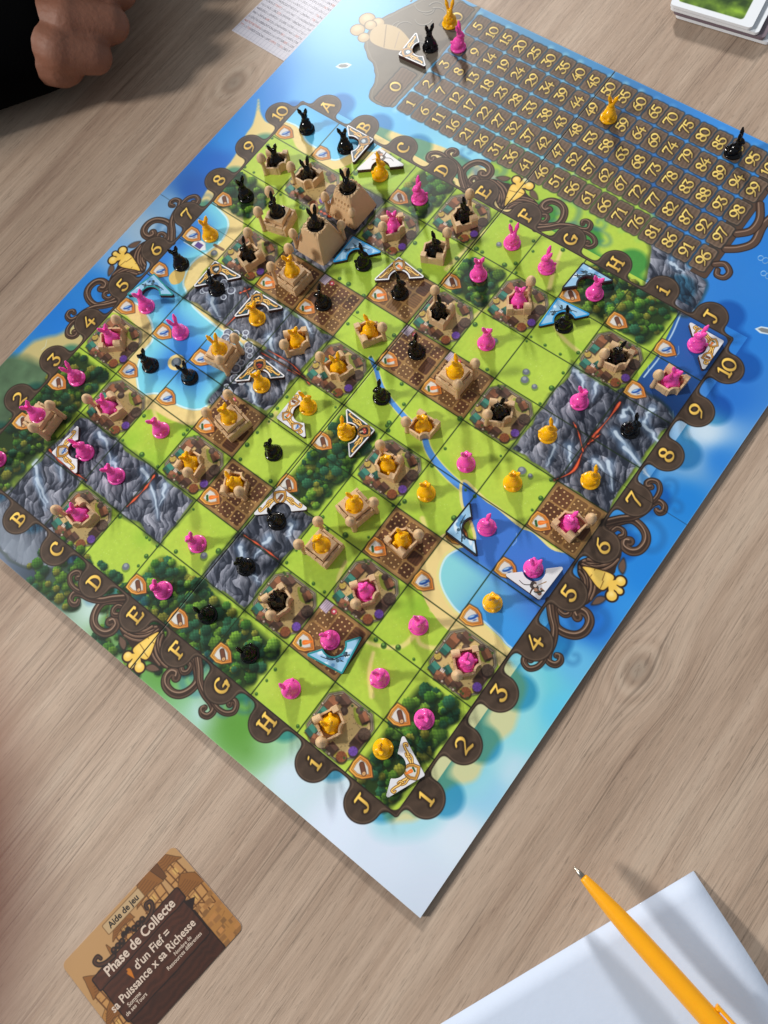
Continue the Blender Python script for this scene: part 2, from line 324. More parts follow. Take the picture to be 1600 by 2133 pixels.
    rocks3 = big([(2.7, 5.2), (3.05, 5.0), (3.2, 6.1), (2.9, 6.4), (2.85, 5.8)], .05)
    bot = big([(.8, 9.9), (2.8, 9.9), (2.7, 10.5), (2.0, 10.8), (1.3, 10.7)], .08)
    mtn = np.minimum(np.where(ins, np.minimum(np.minimum(mm, rocks2), rocks3), 9), np.minimum(rock_out, bot))
    ii, jj = np.where(mtn[::16, ::16] < .15)
    SX, SY = 9.0, 6.0                           # facet cells, drawn out along the screen-vertical diagonal
    a = (U+V)*.7071; b = (U-V)*.7071
    def voro(a, b, fa, fb, seed):
        r = np.random.RandomState(seed); T = r.rand(64, 64, 3).astype(np.float32)
        A_, B_ = a*fa, b*fb; ia = np.floor(A_).astype(np.int16); ib = np.floor(B_).astype(np.int16)
        d1 = np.full(a.shape, 9, np.float32); d2 = d1.copy(); val = np.zeros_like(d1); lx = np.zeros_like(d1)
        for p in (-1, 0, 1):
            for q in (-1, 0, 1):
                t = T[(ia+p) & 63, (ib+q) & 63]; ox = ia+p+t[..., 0]-A_; oy = ib+q+t[..., 1]-B_; e = ox*ox+oy*oy
                cl = e < d1; d2 = np.where(cl, d1, np.minimum(d2, e)); d1 = np.where(cl, e, d1); val = np.where(cl, t[..., 2], val); lx = np.where(cl, ox+.9*oy, lx)
        return np.sqrt(d1), np.sqrt(d2), val, lx
    wob = n2*.12
    def samp(x, y, seed, k=97):
        T = np.random.RandomState(seed).rand(k, k).astype(np.float32); xi = np.floor(x).astype(int); yi = np.floor(y).astype(int); fx = x-xi; fy = y-yi; fx = fx*fx*(3-2*fx); fy = fy*fy*(3-2*fy)
        g = lambda i, j: T[(xi+i) % k, (yi+j) % k]
        return (g(0, 0)*(1-fx)+g(1, 0)*fx)*(1-fy)+(g(0, 1)*(1-fx)+g(1, 1)*fx)*fy
    wb = n2*.10+.12*(samp(a*3, b*3, 41)-.5)
    f1, f2, val, lx = voro(a+wob, b+wb*1.6, 2.7, 7.5, 5); g1, g2, gv, gl = voro(a+wob, b+wb+.3, 6.0, 17.0, 9)
    stk = samp(a*3.2+wb*4, b*15+wb*14, 43)+.6*samp(a*7+wb*6, b*32+wb*20, 44)-.8
    L = .32+.36*(val-.5)+.40*lx+.14*(gv-.5)+.16*gl+.42*stk
    L = np.where(f2-f1 < .045, L*.55, L); L = L+.12*n2+.26*n1
    rock = C(34, 40, 54)*(1-np.clip(L, 0, 1)[..., None])+C(196, 198, 212)*np.clip(L, 0, 1)[..., None]
    cv.put(full, A(mtn-.05, .03)*.55, C(40, 52, 30)); cv.put(full, A(mtn, .012), rock)
    cv.put(full, A(bot, .05)*sstep(9.95, 10.6, V)*.9, C(128, 138, 152)*(1+.12*n1[..., None]+.1*n2[..., None]))
    # icy ridges
    for l in ("300,980 320,1030 330,1080", "345,1010 335,1050", "235,960 250,990", "205,905 225,930 235,990", "75,960 80,1010 95,1060", "120,950 128,1000", "500,1140 515,1180 540,1215", "560,1120 530,1160", "610,1090 600,1120", "560,700 570,740 580,780", "620,650 640,680 650,700", "440,620 450,650 455,660", "520,800 530,830 540,850", "600,640 590,670",
              "1200,770 1215,800 1210,820", "1240,800 1235,835", "1300,870 1310,850 1330,880", "1280,900 1330,960 1345,990", "1340,880 1370,920 1395,960", "1240,960 1260,980", "1150,880 1155,930 1140,970", "1185,930 1190,970", "1300,930 1370,1010", "1360,850 1345,880", "1400,545 1410,560 1425,565", "1270,965 1275,1020", "735,430 745,470", "80,1000 100,1050", "1330,1000 1340,1040"):
        q = smooth(BL(l), 5, False)
        stroke(cv, q, .10, .02, C(120, 150, 185), soft=.05, alpha=.5); stroke(cv, [(x+.02*rg.randn(), y+.02*rg.randn()) for x, y in q], .035, .004, C(205, 222, 238), soft=.012, alpha=.85)
    for l, w in (("1292,838 1270,870 1240,905 1215,940 1195,980 1155,1000", .05), ("1215,940 1205,900 1195,880", .025), ("1225,925 1250,905", .03), ("508,1115 540,1135 580,1165", .03), ("102,935 130,965 180,1000", .04), ("322,990 300,1020 265,1055", .045), ("645,800 610,760 560,730", .02), ("510,600 520,630 500,650 470,680", .03), ("500,610 525,600", .04), ("600,770 640,790", .02), ("668,440 690,452", .06), ("545,735 600,765 632,785", .02)):
        q = smooth(BL(l), 5, False); f = lambda x, w=w: w*.8*(.12+.88*np.abs(np.sin(x*9+1))**3)
        stroke(cv, q, w, w, C(28, 18, 24), soft=.03, alpha=.9, wf=lambda x: f(x)*1.1+.02); stroke(cv, q, w, w, C(200, 66, 42), wf=lambda x: f(x)*.6+.003); stroke(cv, q, w, w, C(240, 130, 70), wf=lambda x: f(x)*.18)
    # pebbles with white foam along the cold shore
    for l in ("455,590 470,615 430,600", "500,700 515,720 500,745 490,775 500,800 480,820 475,705 520,760"):
        for x, y in [tuple(map(float, t.split(','))) for t in l.split()]:
            for _ in range(3):
                u, v = B(x+rg.randn()*9, y+rg.randn()*9); r = .03+.05*rg.rand()
                disc(cv, u, v, r+.02, C(215, 225, 240)); disc(cv, u, v, r, C(96, 100, 118)); disc(cv, u-.01, v-.01, r*.5, C(140, 144, 160))
    for (c, r) in [(5, 0), (6, 2), (7, 2), (7, 2), (8, 4), (8, 4), (4, 8), (3, 9), (2, 7), (0, 3), (4, 8), (7, 2)]:
        u, v = c+rg.rand()*.8+.1, r+rg.rand()*.8+.1; k = .04+.05*rg.rand()
        disc(cv, u+.02, v+.02, k*1.2, C(60, 90, 40), alpha=.5); disc(cv, u, v, k, C(105, 112, 122)); disc(cv, u-k*.25, v-k*.2, k*.5, C(150, 158, 165))
    # ---- cells one by one
    for r in range(10):
        for c in range(10):
            k = MAP[r][c]
            if k == 'f':
                N = 62; pts = []
                up_f = r > 0 and MAP[r-1][c] == 'f'; dn = r < 9 and MAP[r+1][c] == 'f'; lf = c > 0 and MAP[r][c-1] == 'f'; rt = c < 9 and MAP[r][c+1] == 'f'
                a0 = (-.05 if lf or c == 0 else .14); a1 = (1.05 if rt else .88); b0 = (-.05 if up_f or r == 0 else .12); b1 = (1.05 if dn or r == 9 else .9)
                for _ in range(N): pts.append((c+a0+(a1-a0)*rg.rand(), r+b0+(b1-b0)*rg.rand()))
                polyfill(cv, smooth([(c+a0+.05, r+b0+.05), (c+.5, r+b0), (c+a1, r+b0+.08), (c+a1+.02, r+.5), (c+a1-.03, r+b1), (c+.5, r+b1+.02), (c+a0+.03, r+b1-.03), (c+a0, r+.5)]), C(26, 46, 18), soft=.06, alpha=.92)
                base, dk = FOREST_HUE.get((r, c), (None, 1.0))
                for u, v in sorted(pts, key=lambda q: -q[0]*.6-q[1]*.1+rg.rand()*.4):
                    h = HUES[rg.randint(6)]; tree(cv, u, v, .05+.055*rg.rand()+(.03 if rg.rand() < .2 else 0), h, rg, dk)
            elif k == 'g':
                for _ in range(rg.randint(2, 7)):
                    e = rg.randint(4); t = rg.rand()
                    u, v = [(t, .05), (t, .93), (.06, t), (.94, t)][e]; q = .018+.03*rg.rand()
                    disc(cv, c+u+.01, r+v+.008, q*1.15, C(50, 95, 25), alpha=.8); disc(cv, c+u, r+v, q, C(52, 88, 34)); disc(cv, c+u-q*.3, r+v-q*.2, q*.5, C(110, 160, 70))
                for _ in range(25): disc(cv, c+.2+.6*rg.rand(), r+.2+.6*rg.rand(), .006, C(225, 240, 170), alpha=.5)
            elif k == 'a': farm(cv, c, r, rg)
            elif k == 'v': village(cv, c, r, rg)
    # trees beyond the frame at the near edge
    for _ in range(260):
        u, v = rg.uniform(2.3, 5.5), rg.uniform(9.9, 10.95)
        if (v < 10.45 or u < 3.5 or 4.1 < u) and not (u > 5.2 and v > 10.7): tree(cv, u, v, .05+.06*rg.rand(), HUES[rg.randint(6)], rg, .9)
    for _ in range(50): tree(cv, rg.uniform(5.5, 6.0), rg.uniform(10.0, 10.4), .05+.05*rg.rand(), HUES[rg.randint(6)], rg, .95)
    for u, v, q in ((7.0, 10.55, .3), (7.5, 10.72, .22), (6.6, 10.35, .2)): disc(cv, u, v, q, C(92, 150, 58), soft=.25, alpha=.8)
    # small boats
    for x, y, a in ((714, 137, 0), (1592, 688, .3)):
        u, v = B(x, y); L_ = [(-.16, 0), (-.06, -.07), (.1, -.07), (.2, 0), (.1, .07), (-.06, .07)]
        q = [(u+px*math.cos(a-.7)-py*math.sin(a-.7), v+px*math.sin(a-.7)+py*math.cos(a-.7)) for px, py in L_]
        polyfill(cv, q, C(220, 232, 240)); polyfill(cv, [(u+(x-u)*.72, v+(y-v)*.6) for x, y in q], C(128, 132, 134))
    u, v = B(405, 505); polyfill(cv, [(u-.2, v-.1), (u+.2, v-.12), (u+.32, v), (u+.2, v+.1), (u-.2, v+.12)], C(225, 230, 235)); polyfill(cv, [(u-.2, v-.07), (u-.02, v-.07), (u-.02, v+.08), (u-.2, v+.08)], C(60, 90, 60)); polyfill(cv, [(u+.05, v-.06), (u+.2, v-.06), (u+.2, v+.06), (u+.05, v+.06)], C(90, 70, 140))
    stroke(cv, BL("447,510 465,520"), .03, .03, C(130, 105, 80))
    for x, y in ((1590, 540), (1596, 572)):
        u, v = B(x, y); glyphs(cv, '8', u, v, .22, C(190, 220, 245), w=.03)
    # grid lines
    for k in range(1, 10):
        for D in (np.abs(U-k), np.abs(V-k)): cv.put(full, A(D-.010)*(insd < 0)*.85, C(22, 40, 14))
    return cv, (U, V, full, n1, n2, n3, rg)
def rrect(X, Y, cx, cy, hx, hy, r):
    dx = np.abs(X-cx)-hx+r; dy = np.abs(Y-cy)-hy+r
    return np.hypot(np.maximum(dx, 0), np.maximum(dy, 0))+np.minimum(np.maximum(dx, dy), 0)-r
def rectf(cv, u, v, w, h, a, col, alpha=1.0, soft=None):
    c, s = math.cos(a), math.sin(a)
    polyfill(cv, [(u+x*c-y*s, v+x*s+y*c) for x, y in ((-w/2, -h/2), (w/2, -h/2), (w/2, h/2), (-w/2, h/2))], col, alpha=alpha, soft=soft)
def farm(cv, c, r, rg):
    sl, U, V = cv.win(c, r, c+1, r+1)
    cv.put(sl, cv.aa(rrect(U, V, c+.5, r+.5, .5, .5, .01)), C(142, 108, 66))
    cv.put(sl, cv.aa(rrect(U, V, c+.5, r+.5, .46, .46, .03)), C(160, 122, 72))
    x0 = [.05, .34+.1*rg.rand(), .66+.06*rg.rand(), .95]; y0 = [.05, .3+.14*rg.rand(), .68, .95]
    for i in range(3):
        for j in range(3):
            cx, cy = c+(x0[i]+x0[i+1])/2, r+(y0[j]+y0[j+1])/2; hx, hy = (x0[i+1]-x0[i])/2-.016, (y0[j+1]-y0[j])/2-.016
            m = cv.aa(rrect(U, V, cx, cy, hx, hy, .04)); ty = rg.randint(5)
            base = [C(88, 54, 34), C(104, 66, 42), C(118, 84, 50)][rg.randint(3)]
            if ty == 0:
                st = .5+.5*np.sin((U if rg.rand() < .5 else V)*120); cv.put(sl, m, base*(.86+.22*st[..., None]))
            else:
                cv.put(sl, m, base)
                P = .085; A_ = (U*.9+V*.3)/P; B_ = (V*.9-U*.3)/P
                d = np.hypot(A_-np.round(A_), B_-np.round(B_))*P
                cv.put(sl, m*cv.aa(np.hypot(d, 0)-.026)*.5, C(60, 34, 20)); cv.put(sl, m*cv.aa(d-.016), C(224, 186, 124))
    if (c, r) in ((4, 2), (5, 3), (7, 8), (6, 3), (3, 6), (3, 3)):
        rectf(cv, c+.1, r+.1, .17, .2, .1, C(205, 190, 205))
        for k in range(5): rectf(cv, c+.04+.035*k, r+.1, .008, .2, .1, C(120, 90, 120), alpha=.7)
        disc(cv, c+.26, r+.1, .05, C(190, 60, 80)); disc(cv, c+.26, r+.1, .022, C(240, 220, 220))
def village(cv, c, r, rg):
    sl, U, V = cv.win(c-.02, r-.02, c+1.02, r+1.02)
    oct_ = [(.20, .05), (.80, .05), (.95, .22), (.96, .76), (.78, .95), (.22, .95), (.05, .80), (.04, .22)]
    oct_ = [(c+x, r+y) for x, y in oct_]; d = polyd(U, V, oct_)-.015
    cv.put(sl, cv.aa(d-.012, .02)*.8, C(40, 48, 28)); cv.put(sl, cv.aa(d), C(150, 140, 122)); cv.put(sl, cv.aa(d+.012), C(92, 82, 66)); cv.put(sl, cv.aa(d+.028), C(176, 166, 146)); cv.put(sl, cv.aa(d+.04), C(62, 52, 40))
    cv.put(sl, cv.aa(d+.055, .01), C(198, 172, 116))
    rg = np.random.RandomState(30+(c*3+r*7) % 4); fl = 1
    P = lambda x, y: (c+x, r+y)
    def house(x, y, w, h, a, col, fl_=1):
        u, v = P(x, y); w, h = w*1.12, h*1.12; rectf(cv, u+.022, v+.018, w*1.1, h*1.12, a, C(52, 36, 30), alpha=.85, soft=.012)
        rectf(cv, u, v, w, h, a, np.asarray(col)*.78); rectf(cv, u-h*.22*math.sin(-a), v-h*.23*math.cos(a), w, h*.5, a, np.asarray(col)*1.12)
    for _ in range(90):
        u, v = P(.12+.76*rg.rand(), .12+.76*rg.rand()); disc(cv, u, v, .008, C(110, 88, 60), alpha=.7)
    polyfill(cv, smooth([P(.55, .82), P(.75, .84), P(.88, .7), P(.9, .8), P(.78, .92), P(.56, .92)]), C(196, 178, 70))
    polyfill(cv, smooth([P(.5, .13), P(.72, .12), P(.84, .24), P(.7, .3), P(.58, .24)]), C(150, 160, 62)); disc(cv, *P(.78, .2), .05, C(60, 62, 34))
    T = C(58, 118, 104); K = C(140, 92, 66); D = C(96, 70, 58)
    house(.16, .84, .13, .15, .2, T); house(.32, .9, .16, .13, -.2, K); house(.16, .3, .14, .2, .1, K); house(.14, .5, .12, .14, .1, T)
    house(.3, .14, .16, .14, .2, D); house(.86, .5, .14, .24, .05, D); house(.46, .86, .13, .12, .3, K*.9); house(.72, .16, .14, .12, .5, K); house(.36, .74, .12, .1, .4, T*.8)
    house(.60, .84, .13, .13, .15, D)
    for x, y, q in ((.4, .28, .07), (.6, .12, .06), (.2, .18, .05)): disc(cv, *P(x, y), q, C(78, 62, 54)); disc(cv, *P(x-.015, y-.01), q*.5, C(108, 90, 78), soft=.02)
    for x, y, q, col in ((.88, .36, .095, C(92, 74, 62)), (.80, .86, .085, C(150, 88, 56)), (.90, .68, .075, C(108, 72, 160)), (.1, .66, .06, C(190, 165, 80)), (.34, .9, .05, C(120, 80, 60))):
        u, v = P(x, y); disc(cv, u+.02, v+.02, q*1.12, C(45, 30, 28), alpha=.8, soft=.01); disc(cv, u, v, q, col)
        for a in range(7):
            an = a*.9+x*9; stroke(cv, [(u, v), (u+q*math.cos(an), v+q*math.sin(an))], .003, .005, col*.7, alpha=.8)
        disc(cv, u-q*.3, v-q*.1, q*.4, np.minimum(col*1.2, 1), soft=.02, alpha=.4)
    for k in range(3): rectf(cv, *P(.27+k*.028, .80), .012, .06, 0, C(225, 220, 240))
    for _ in range(9): disc(cv, *P(.1+.8*rg.rand(), (.08 if rg.rand() < .5 else .92)+.03*rg.randn()), .022, C(64, 92, 44), alpha=.9)
    for x, y in ((.05, .62), (.05, .4), (.62, .95), (.4, .95)): disc(cv, *P(x, y), .032, C(88, 72, 58)); disc(cv, *P(x-.006, y-.006), .016, C(196, 184, 168))
    cv.put(*[sl, cv.aa(d-.005)*0, C(0, 0, 0)])
WOOD = C(74, 59, 48)
def paint_frame(cv, ctx):
    U, V, full, n1, n2, n3, rg = ctx; A = lambda d, s=None: cv.aa(d, s)
    sides = {'R': lambda t, n: (10+n, 5+t), 'L': lambda t, n: (-n, 5+t), 'B': lambda t, n: (5+t, 10+n), 'T': lambda t, n: (5+t, -n)}
    def tn(s): return [(v-5, u-10) for u, v in BL(s)]
    def cr(s): return tn(' '.join('%g,%g' % (1150+float(q.split(',')[0])*.1875, 1000+float(q.split(',')[1])*.1875) for q in s.split()))
    S = [(cr("600,560 640,510 760,460 880,440 980,500 1045,600 1040,700 970,780 880,790 810,740 820,680 865,680"), .05, .07),
         (cr("680,560 730,530 790,560 800,610 760,630"), .03, .04),
         (cr("590,470 760,430 900,410 1020,350 1110,270 1190,240 1250,290 1240,350 1190,365 1165,335"), .055, .035),
         (cr("1100,250 1165,190 1200,110 1180,30 1110,5 1060,30 1065,75 1100,75"), .03, .045)]
    hair = [cr("330,920 460,930 580,900 690,820 740,740"), cr("330,930 480,960 620,930 720,850 760,790"), cr("340,935 520,1000 650,960 740,880"), cr("350,900 450,880 560,880 640,860"), cr("400,880 500,900 600,870 680,850")]
    leaf = [cr("800,860 825,930 820,1000 790,1050 750,1010 735,950 760,900")]
    mass = cr("300,900 430,850 560,880 690,850 740,750 775,830 720,960 690,1040 600,1040 420,990 330,950")
    lab_r = .298
    labels = [(i+.5, -.215, 'ABCDEFGHiJ'[i]) for i in range(10)]+[(i+.5, 10.20, 'ABCDEFGHiJ'[i]) for i in range(10)]
    labels = [(u, v, t) for u, v, t in labels]+[(10.24, i+.54, str(10-i)) for i in range(10)]+[(-.24, i+.48, str(10-i)) for i in range(10)]
    outd = np.maximum(np.maximum(-U, U-10), np.maximum(-V, V-10))
    frame = np.minimum(np.abs(outd-.055)-.045, 9)
    # rounded corners of the corner cells and thin wavy waist between labels
    wave = .03*np.cos(2*np.pi*np.where((U < 0) | (U > 10), V, U))
    cd = np.hypot(np.maximum(np.maximum(-U, U-10), 0), np.maximum(np.maximum(-V, V-10), 0))
    frame = np.where(outd > 0, cd-.070+wave*.8, -outd)
    LD = frame
    for u, v, t in labels:
        w = cv.win(u-.6, v-.6, u+.6, v+.6)
        if w is None: continue
        sl, X, Y = w; d = np.hypot(X-u, Y-v)-lab_r; a, b = LD[sl], d; h = np.clip(.5+.5*(b-a)/.15, 0, 1)
        LD[sl] = b*(1-h)+a*h-.15*h*(1-h)
    LD = np.where(outd < 0, 9, LD)
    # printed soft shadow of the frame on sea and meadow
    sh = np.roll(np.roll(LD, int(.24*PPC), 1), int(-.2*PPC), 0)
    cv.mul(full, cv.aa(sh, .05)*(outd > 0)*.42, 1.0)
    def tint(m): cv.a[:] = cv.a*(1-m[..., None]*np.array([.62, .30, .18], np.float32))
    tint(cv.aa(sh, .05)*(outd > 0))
    for nm, f in sides.items():
        for sgn in (1, -1):
            for pts, w0, w1 in S:
                q = [f(-t*sgn if True else t, n) for t, n in pts]; q = smooth(q, 5, False)
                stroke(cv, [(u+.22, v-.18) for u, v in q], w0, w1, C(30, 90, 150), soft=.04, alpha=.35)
    for nm, f in sides.items():
        for sgn in (1, -1):
            polyfill(cv, smooth([f(-t*sgn, n) for t, n in mass]), C(52, 36, 28))
            for h in hair:
                q = smooth([f(-t*sgn, n) for t, n in h], 5, False)
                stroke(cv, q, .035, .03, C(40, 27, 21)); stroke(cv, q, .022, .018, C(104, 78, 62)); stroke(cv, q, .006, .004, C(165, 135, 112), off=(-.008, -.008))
            for l in leaf:
                polyfill(cv, smooth([f(-t*sgn, n) for t, n in l]), C(50, 35, 28), soft=.02); c0 = np.mean([f(-t*sgn, n) for t, n in l], 0)
                polyfill(cv, smooth([tuple(c0+(np.array(f(-t*sgn, n))-c0)*.78) for t, n in l]), C(104, 80, 66))
            for pts, w0, w1 in S:
                q = smooth([f(-t*sgn, n) for t, n in pts], 6, False)
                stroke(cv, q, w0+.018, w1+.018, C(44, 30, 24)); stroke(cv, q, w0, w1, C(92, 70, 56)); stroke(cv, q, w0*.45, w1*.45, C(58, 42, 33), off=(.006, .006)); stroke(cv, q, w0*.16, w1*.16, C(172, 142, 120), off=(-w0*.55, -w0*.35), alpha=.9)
    grain = .5+.5*np.sin((U*22+V*7)+n2*4)
    wd = WOOD*(.93+.13*grain[..., None])*(1+.06*n3[..., None])
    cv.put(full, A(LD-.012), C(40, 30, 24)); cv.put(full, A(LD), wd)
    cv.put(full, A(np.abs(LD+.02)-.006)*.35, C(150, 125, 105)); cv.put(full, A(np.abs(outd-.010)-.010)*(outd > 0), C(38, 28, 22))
    # rounded corners of the playing field
    for cu, cvv in ((0, 0), (10, 0), (10, 10), (0, 10)):
        w = cv.win(cu-.2, cvv-.2, cu+.2, cvv+.2)
        if w is None: continue
        sl, X, Y = w; d = rrect(X, Y, 5, 5, 5, 5, .12); cv.put(sl, A(-d)*(np.maximum(np.abs(X-5), np.abs(Y-5)) < 5.02), WOOD*.8)
    for nm, f in sides.items():                 # gold carrots
        car = cr("345,962 480,985 640,1035 690,1080 660,1140 610,1195 560,1220 500,1180 440,1100 385,1020")
        q = smooth([f(t, n) for t, n in car]); c0 = np.mean(q, 0)
        polyfill(cv, [tuple(c0+(np.array(a)-c0)*1.13) for a in q], C(44, 26, 16), soft=.01)
        blobs = [(cr("765,1125")[0], .08), (cr("665,1285")[0], .085), (cr("755,1235")[0], .05)]
        c1 = f(*cr("655,1150")[0])
        for (t, n), r in blobs: stroke(cv, [c1, f(t, n)], .085, .07, C(44, 26, 16)); disc(cv, *f(t, n), r+.03, C(44, 26, 16))
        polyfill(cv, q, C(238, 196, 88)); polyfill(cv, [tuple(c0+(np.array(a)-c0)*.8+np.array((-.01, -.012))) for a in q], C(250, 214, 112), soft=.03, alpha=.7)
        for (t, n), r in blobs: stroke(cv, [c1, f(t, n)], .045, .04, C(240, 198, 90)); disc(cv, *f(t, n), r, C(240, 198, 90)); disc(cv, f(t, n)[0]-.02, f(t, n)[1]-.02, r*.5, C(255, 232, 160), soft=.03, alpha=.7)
        for s_ in ("560,1115 590,1030", "430,1070 445,1050", "475,1000 480,985", "540,1200 575,1120"):
            stroke(cv, [f(t, n) for t, n in cr(s_)], .006, .006, C(120, 80, 30))
    for u, v, t in labels:
        glyphs(cv, t, u, v, .28, C(255, 208, 96), w=.10, glow=C(38, 26, 18), adv=.62)
def paint_track(cv, ctx):
    U, V, full, n1, n2, n3, rg = ctx; A = cv.aa
    # big wooden cartouche with a pale carrot at the start of the track
    sl, X, Y = cv.win(-.3, -4.1, 2.0, -.7)
    cart = smooth([(1.2, -.85), (1.62, -.9), (1.72, -1.3), (1.72, -3.9), (1.5, -4.0), (1.0, -4.02), (.55, -3.75), (.3, -3.3), (.1, -2.9), (.0, -2.4), (.15, -2.0), (.4, -1.75), (.7, -1.6), (.95, -1.3), (1.05, -1.0)])
    d = polyd(X, Y, cart)+noise(*X.shape, 14, 2, seed=9)*.03
    cv.put(sl, A(d-.012)*.9, C(60, 60, 58)); g = noise(*X.shape, 6, 3, seed=4)[..., None]
    cv.put(sl, A(d), C(112, 104, 92)*(1+.1*g)); cv.put(sl, A(np.abs(d+.05)-.01)*.5, C(150, 145, 132))
    for k in range(9):
        c0 = (rg.uniform(.35, 1.3), rg.uniform(-3.6, -1.9)); r0 = rg.uniform(.12, .28); a0 = rg.uniform(0, 360)
        q = arc(c0[0], c0[1], r0, r0, a0, a0+150, 8); stroke(cv, q, .02, .006, C(70, 66, 60)); stroke(cv, q, .008, .004, C(172, 168, 156), off=(-.015, -.015))
    # pale carrot
    q = smooth(BL("862,100 835,62 800,50 775,62 772,85 800,100 835,105")); polyfill(cv, [(u+.02, v+.03) for u, v in q], C(110, 100, 90), soft=.03)
    for x, y, r in ((765, 40, .17), (787, 48, .14), (745, 62, .15), (758, 78, .12), (772, 52, .12)):
        u, v = B(x, y); disc(cv, u, v, r+.02, C(110, 96, 80)); disc(cv, u, v, r, C(184, 160, 122)); disc(cv, u-.03, v-.03, r*.55, C(206, 184, 146), soft=.04)
    polyfill(cv, q, C(190, 166, 126)); stroke(cv, BL("805,52 800,98"), .008, .008, C(120, 100, 80)); stroke(cv, BL("832,66 822,100"), .008, .008, C(160, 140, 120))
    def tile(u, v, hu, hv, txt, h=.225, big=False):
        w = cv.win(u-hu-.06, v-hv-.06, u+hu+.06, v+hv+.06)
        if w is None: return
        sl, X, Y = w; jit = .004*np.sin(X*41+v*9)+.004*np.sin(Y*33+u*7)
        d = rrect(X, Y, u, v, hu, hv, .055)+jit
        cv.put(sl, A(d-.02, .015)*.8, C(34, 42, 46)); gr = .5+.5*np.sin(X*75+np.sin(Y*9+v*5)*1.5)
        k = rg.uniform(.92, 1.08); f = np.clip((v+4)/3*.2+.85, .8, 1.05)
        cv.put(sl, A(d), C(104, 85, 70)*k*(.9+.16*gr[..., None])); cv.put(sl, A(np.abs(d+.018)-.007)*.45, C(150, 128, 112))
        glyphs(cv, txt, u, v, h, C(255, 222, 120), w=.10, glow=C(52, 36, 26), adv=.66)
    for u_ in np.arange(1.78, 8.9, .36):        # bright water glints in the gaps
        for j in range(6):
            v_ = -.9-.607*j
            if rg.rand() < .75: disc(cv, u_+.02, v_, .05, C(170, 225, 235) if u_ < 6 else (C(150, 205, 90) if j < 2 and u_ < 7.6 else C(100, 170, 225)), soft=.05, alpha=.55)
    edge = cv.win(8.7, -4.1, 9.8, -.7); sl, X, Y = edge
    d = rrect(X, Y, 8.78, -2.4, .24, 1.56, .05); cv.put(sl, A(d-.01), C(38, 28, 22)); cv.put(sl, A(d), C(84, 64, 52))
    for pts, w0, w1 in (([(9.0, -1.2), (9.15, -1.3), (9.3, -1.2), (9.28, -1.05), (9.15, -1.02), (9.1, -1.12)], .05, .04), ([(9.0, -1.6), (9.2, -1.75), (9.35, -2.0), (9.3, -2.4), (9.35, -2.8), (9.2, -3.1), (9.0, -3.2)], .07, .06), ([(9.0, -2.0), (9.18, -2.2), (9.18, -2.5), (9.02, -2.8)], .07, .06), ([(9.0, -3.6), (9.15, -3.5), (9.3, -3.6), (9.28, -3.75), (9.15, -3.78)], .05, .04)):
        q = smooth(pts, 5, False); stroke(cv, q, w0+.02, w1+.02, C(44, 30, 24)); stroke(cv, q, w0, w1, C(88, 66, 54)); stroke(cv, q, w0*.15, w1*.15, C(160, 130, 110), off=(-w0*.5, -.01))
    tile(1.42, -1.40, .20, .50, '0', .27); tile(1.42, -3.62, .20, .38, '0', .27)
    for n in range(1, 101):
        k, j = (n-1)//5, (n-1) % 5; tile(1.955+.358*k, -1.21-.607*j, .162, .272, str(n))
def finish_board(cv, ctx):
    U, V, full, n1, n2, n3, rg = ctx; A = cv.aa
    for k, ic in ICONS.items():
        c, r = map(int, k.split(',')); shield(cv, c+.19, r+.80, ic)
    for D in (np.abs(U-5.05+.0*V), np.abs(V-3.425)):
        wob = .006*n2; vert = D is not None
        m = A(np.abs(D+wob)-.008, .008); cv.put(full, m*(.85 if D[0, 0] != D[0, -1] else .22), C(14, 18, 14))
    cv.put(full, A(np.abs(U-5.066)-.006, .006)*.35, C(235, 240, 235))
    # rubbed cardboard rim
    e = np.minimum(np.minimum(U-U0, U1-U), np.minimum(V-V0, V1-V)); cv.put(full, A(e-.012, .01)*.25, C(225, 230, 235))
    return np.clip(cv.a, 0, 1)
# ---------------------------------------------------------------- helpers for the objects
import bmesh
from mathutils import Vector, Matrix
COL = bpy.context.scene.collection
def srgb(r, g, b):
    f = lambda c: (c/255/12.92 if c/255 <= .04045 else ((c/255+.055)/1.055)**2.4)
    return (f(r), f(g), f(b), 1)
def tag(o, label, cat, group=None, kind=None):
    if label: o['label'] = label
    if cat: o['category'] = cat
    if group: o['group'] = group
    if kind: o['kind'] = kind
def W(u, v, z=0): return Vector((u*S, -v*S, z*S))
def empty(name, u, v, z=0, rz=0):
    o = bpy.data.objects.new(name, None); COL.objects.link(o); o.location = W(u, v, z); o.rotation_euler = (0, 0, rz)
    o.empty_display_size = .005; return o
def link(name, me, parent=None):
    o = bpy.data.objects.new(name, me); COL.objects.link(o)
    if parent: o.parent = parent
    return o
def mesh(name, vs, fs, mat=None, smooth_=False, scale=None):
    k = S if scale is None else scale
    me = bpy.data.meshes.new(name); me.from_pydata([(x*k, y*k, z*k) for x, y, z in vs], [], fs); me.update()
    if mat: me.materials.append(mat)
    if smooth_:
        for p in me.polygons: p.use_smooth = True
    return me
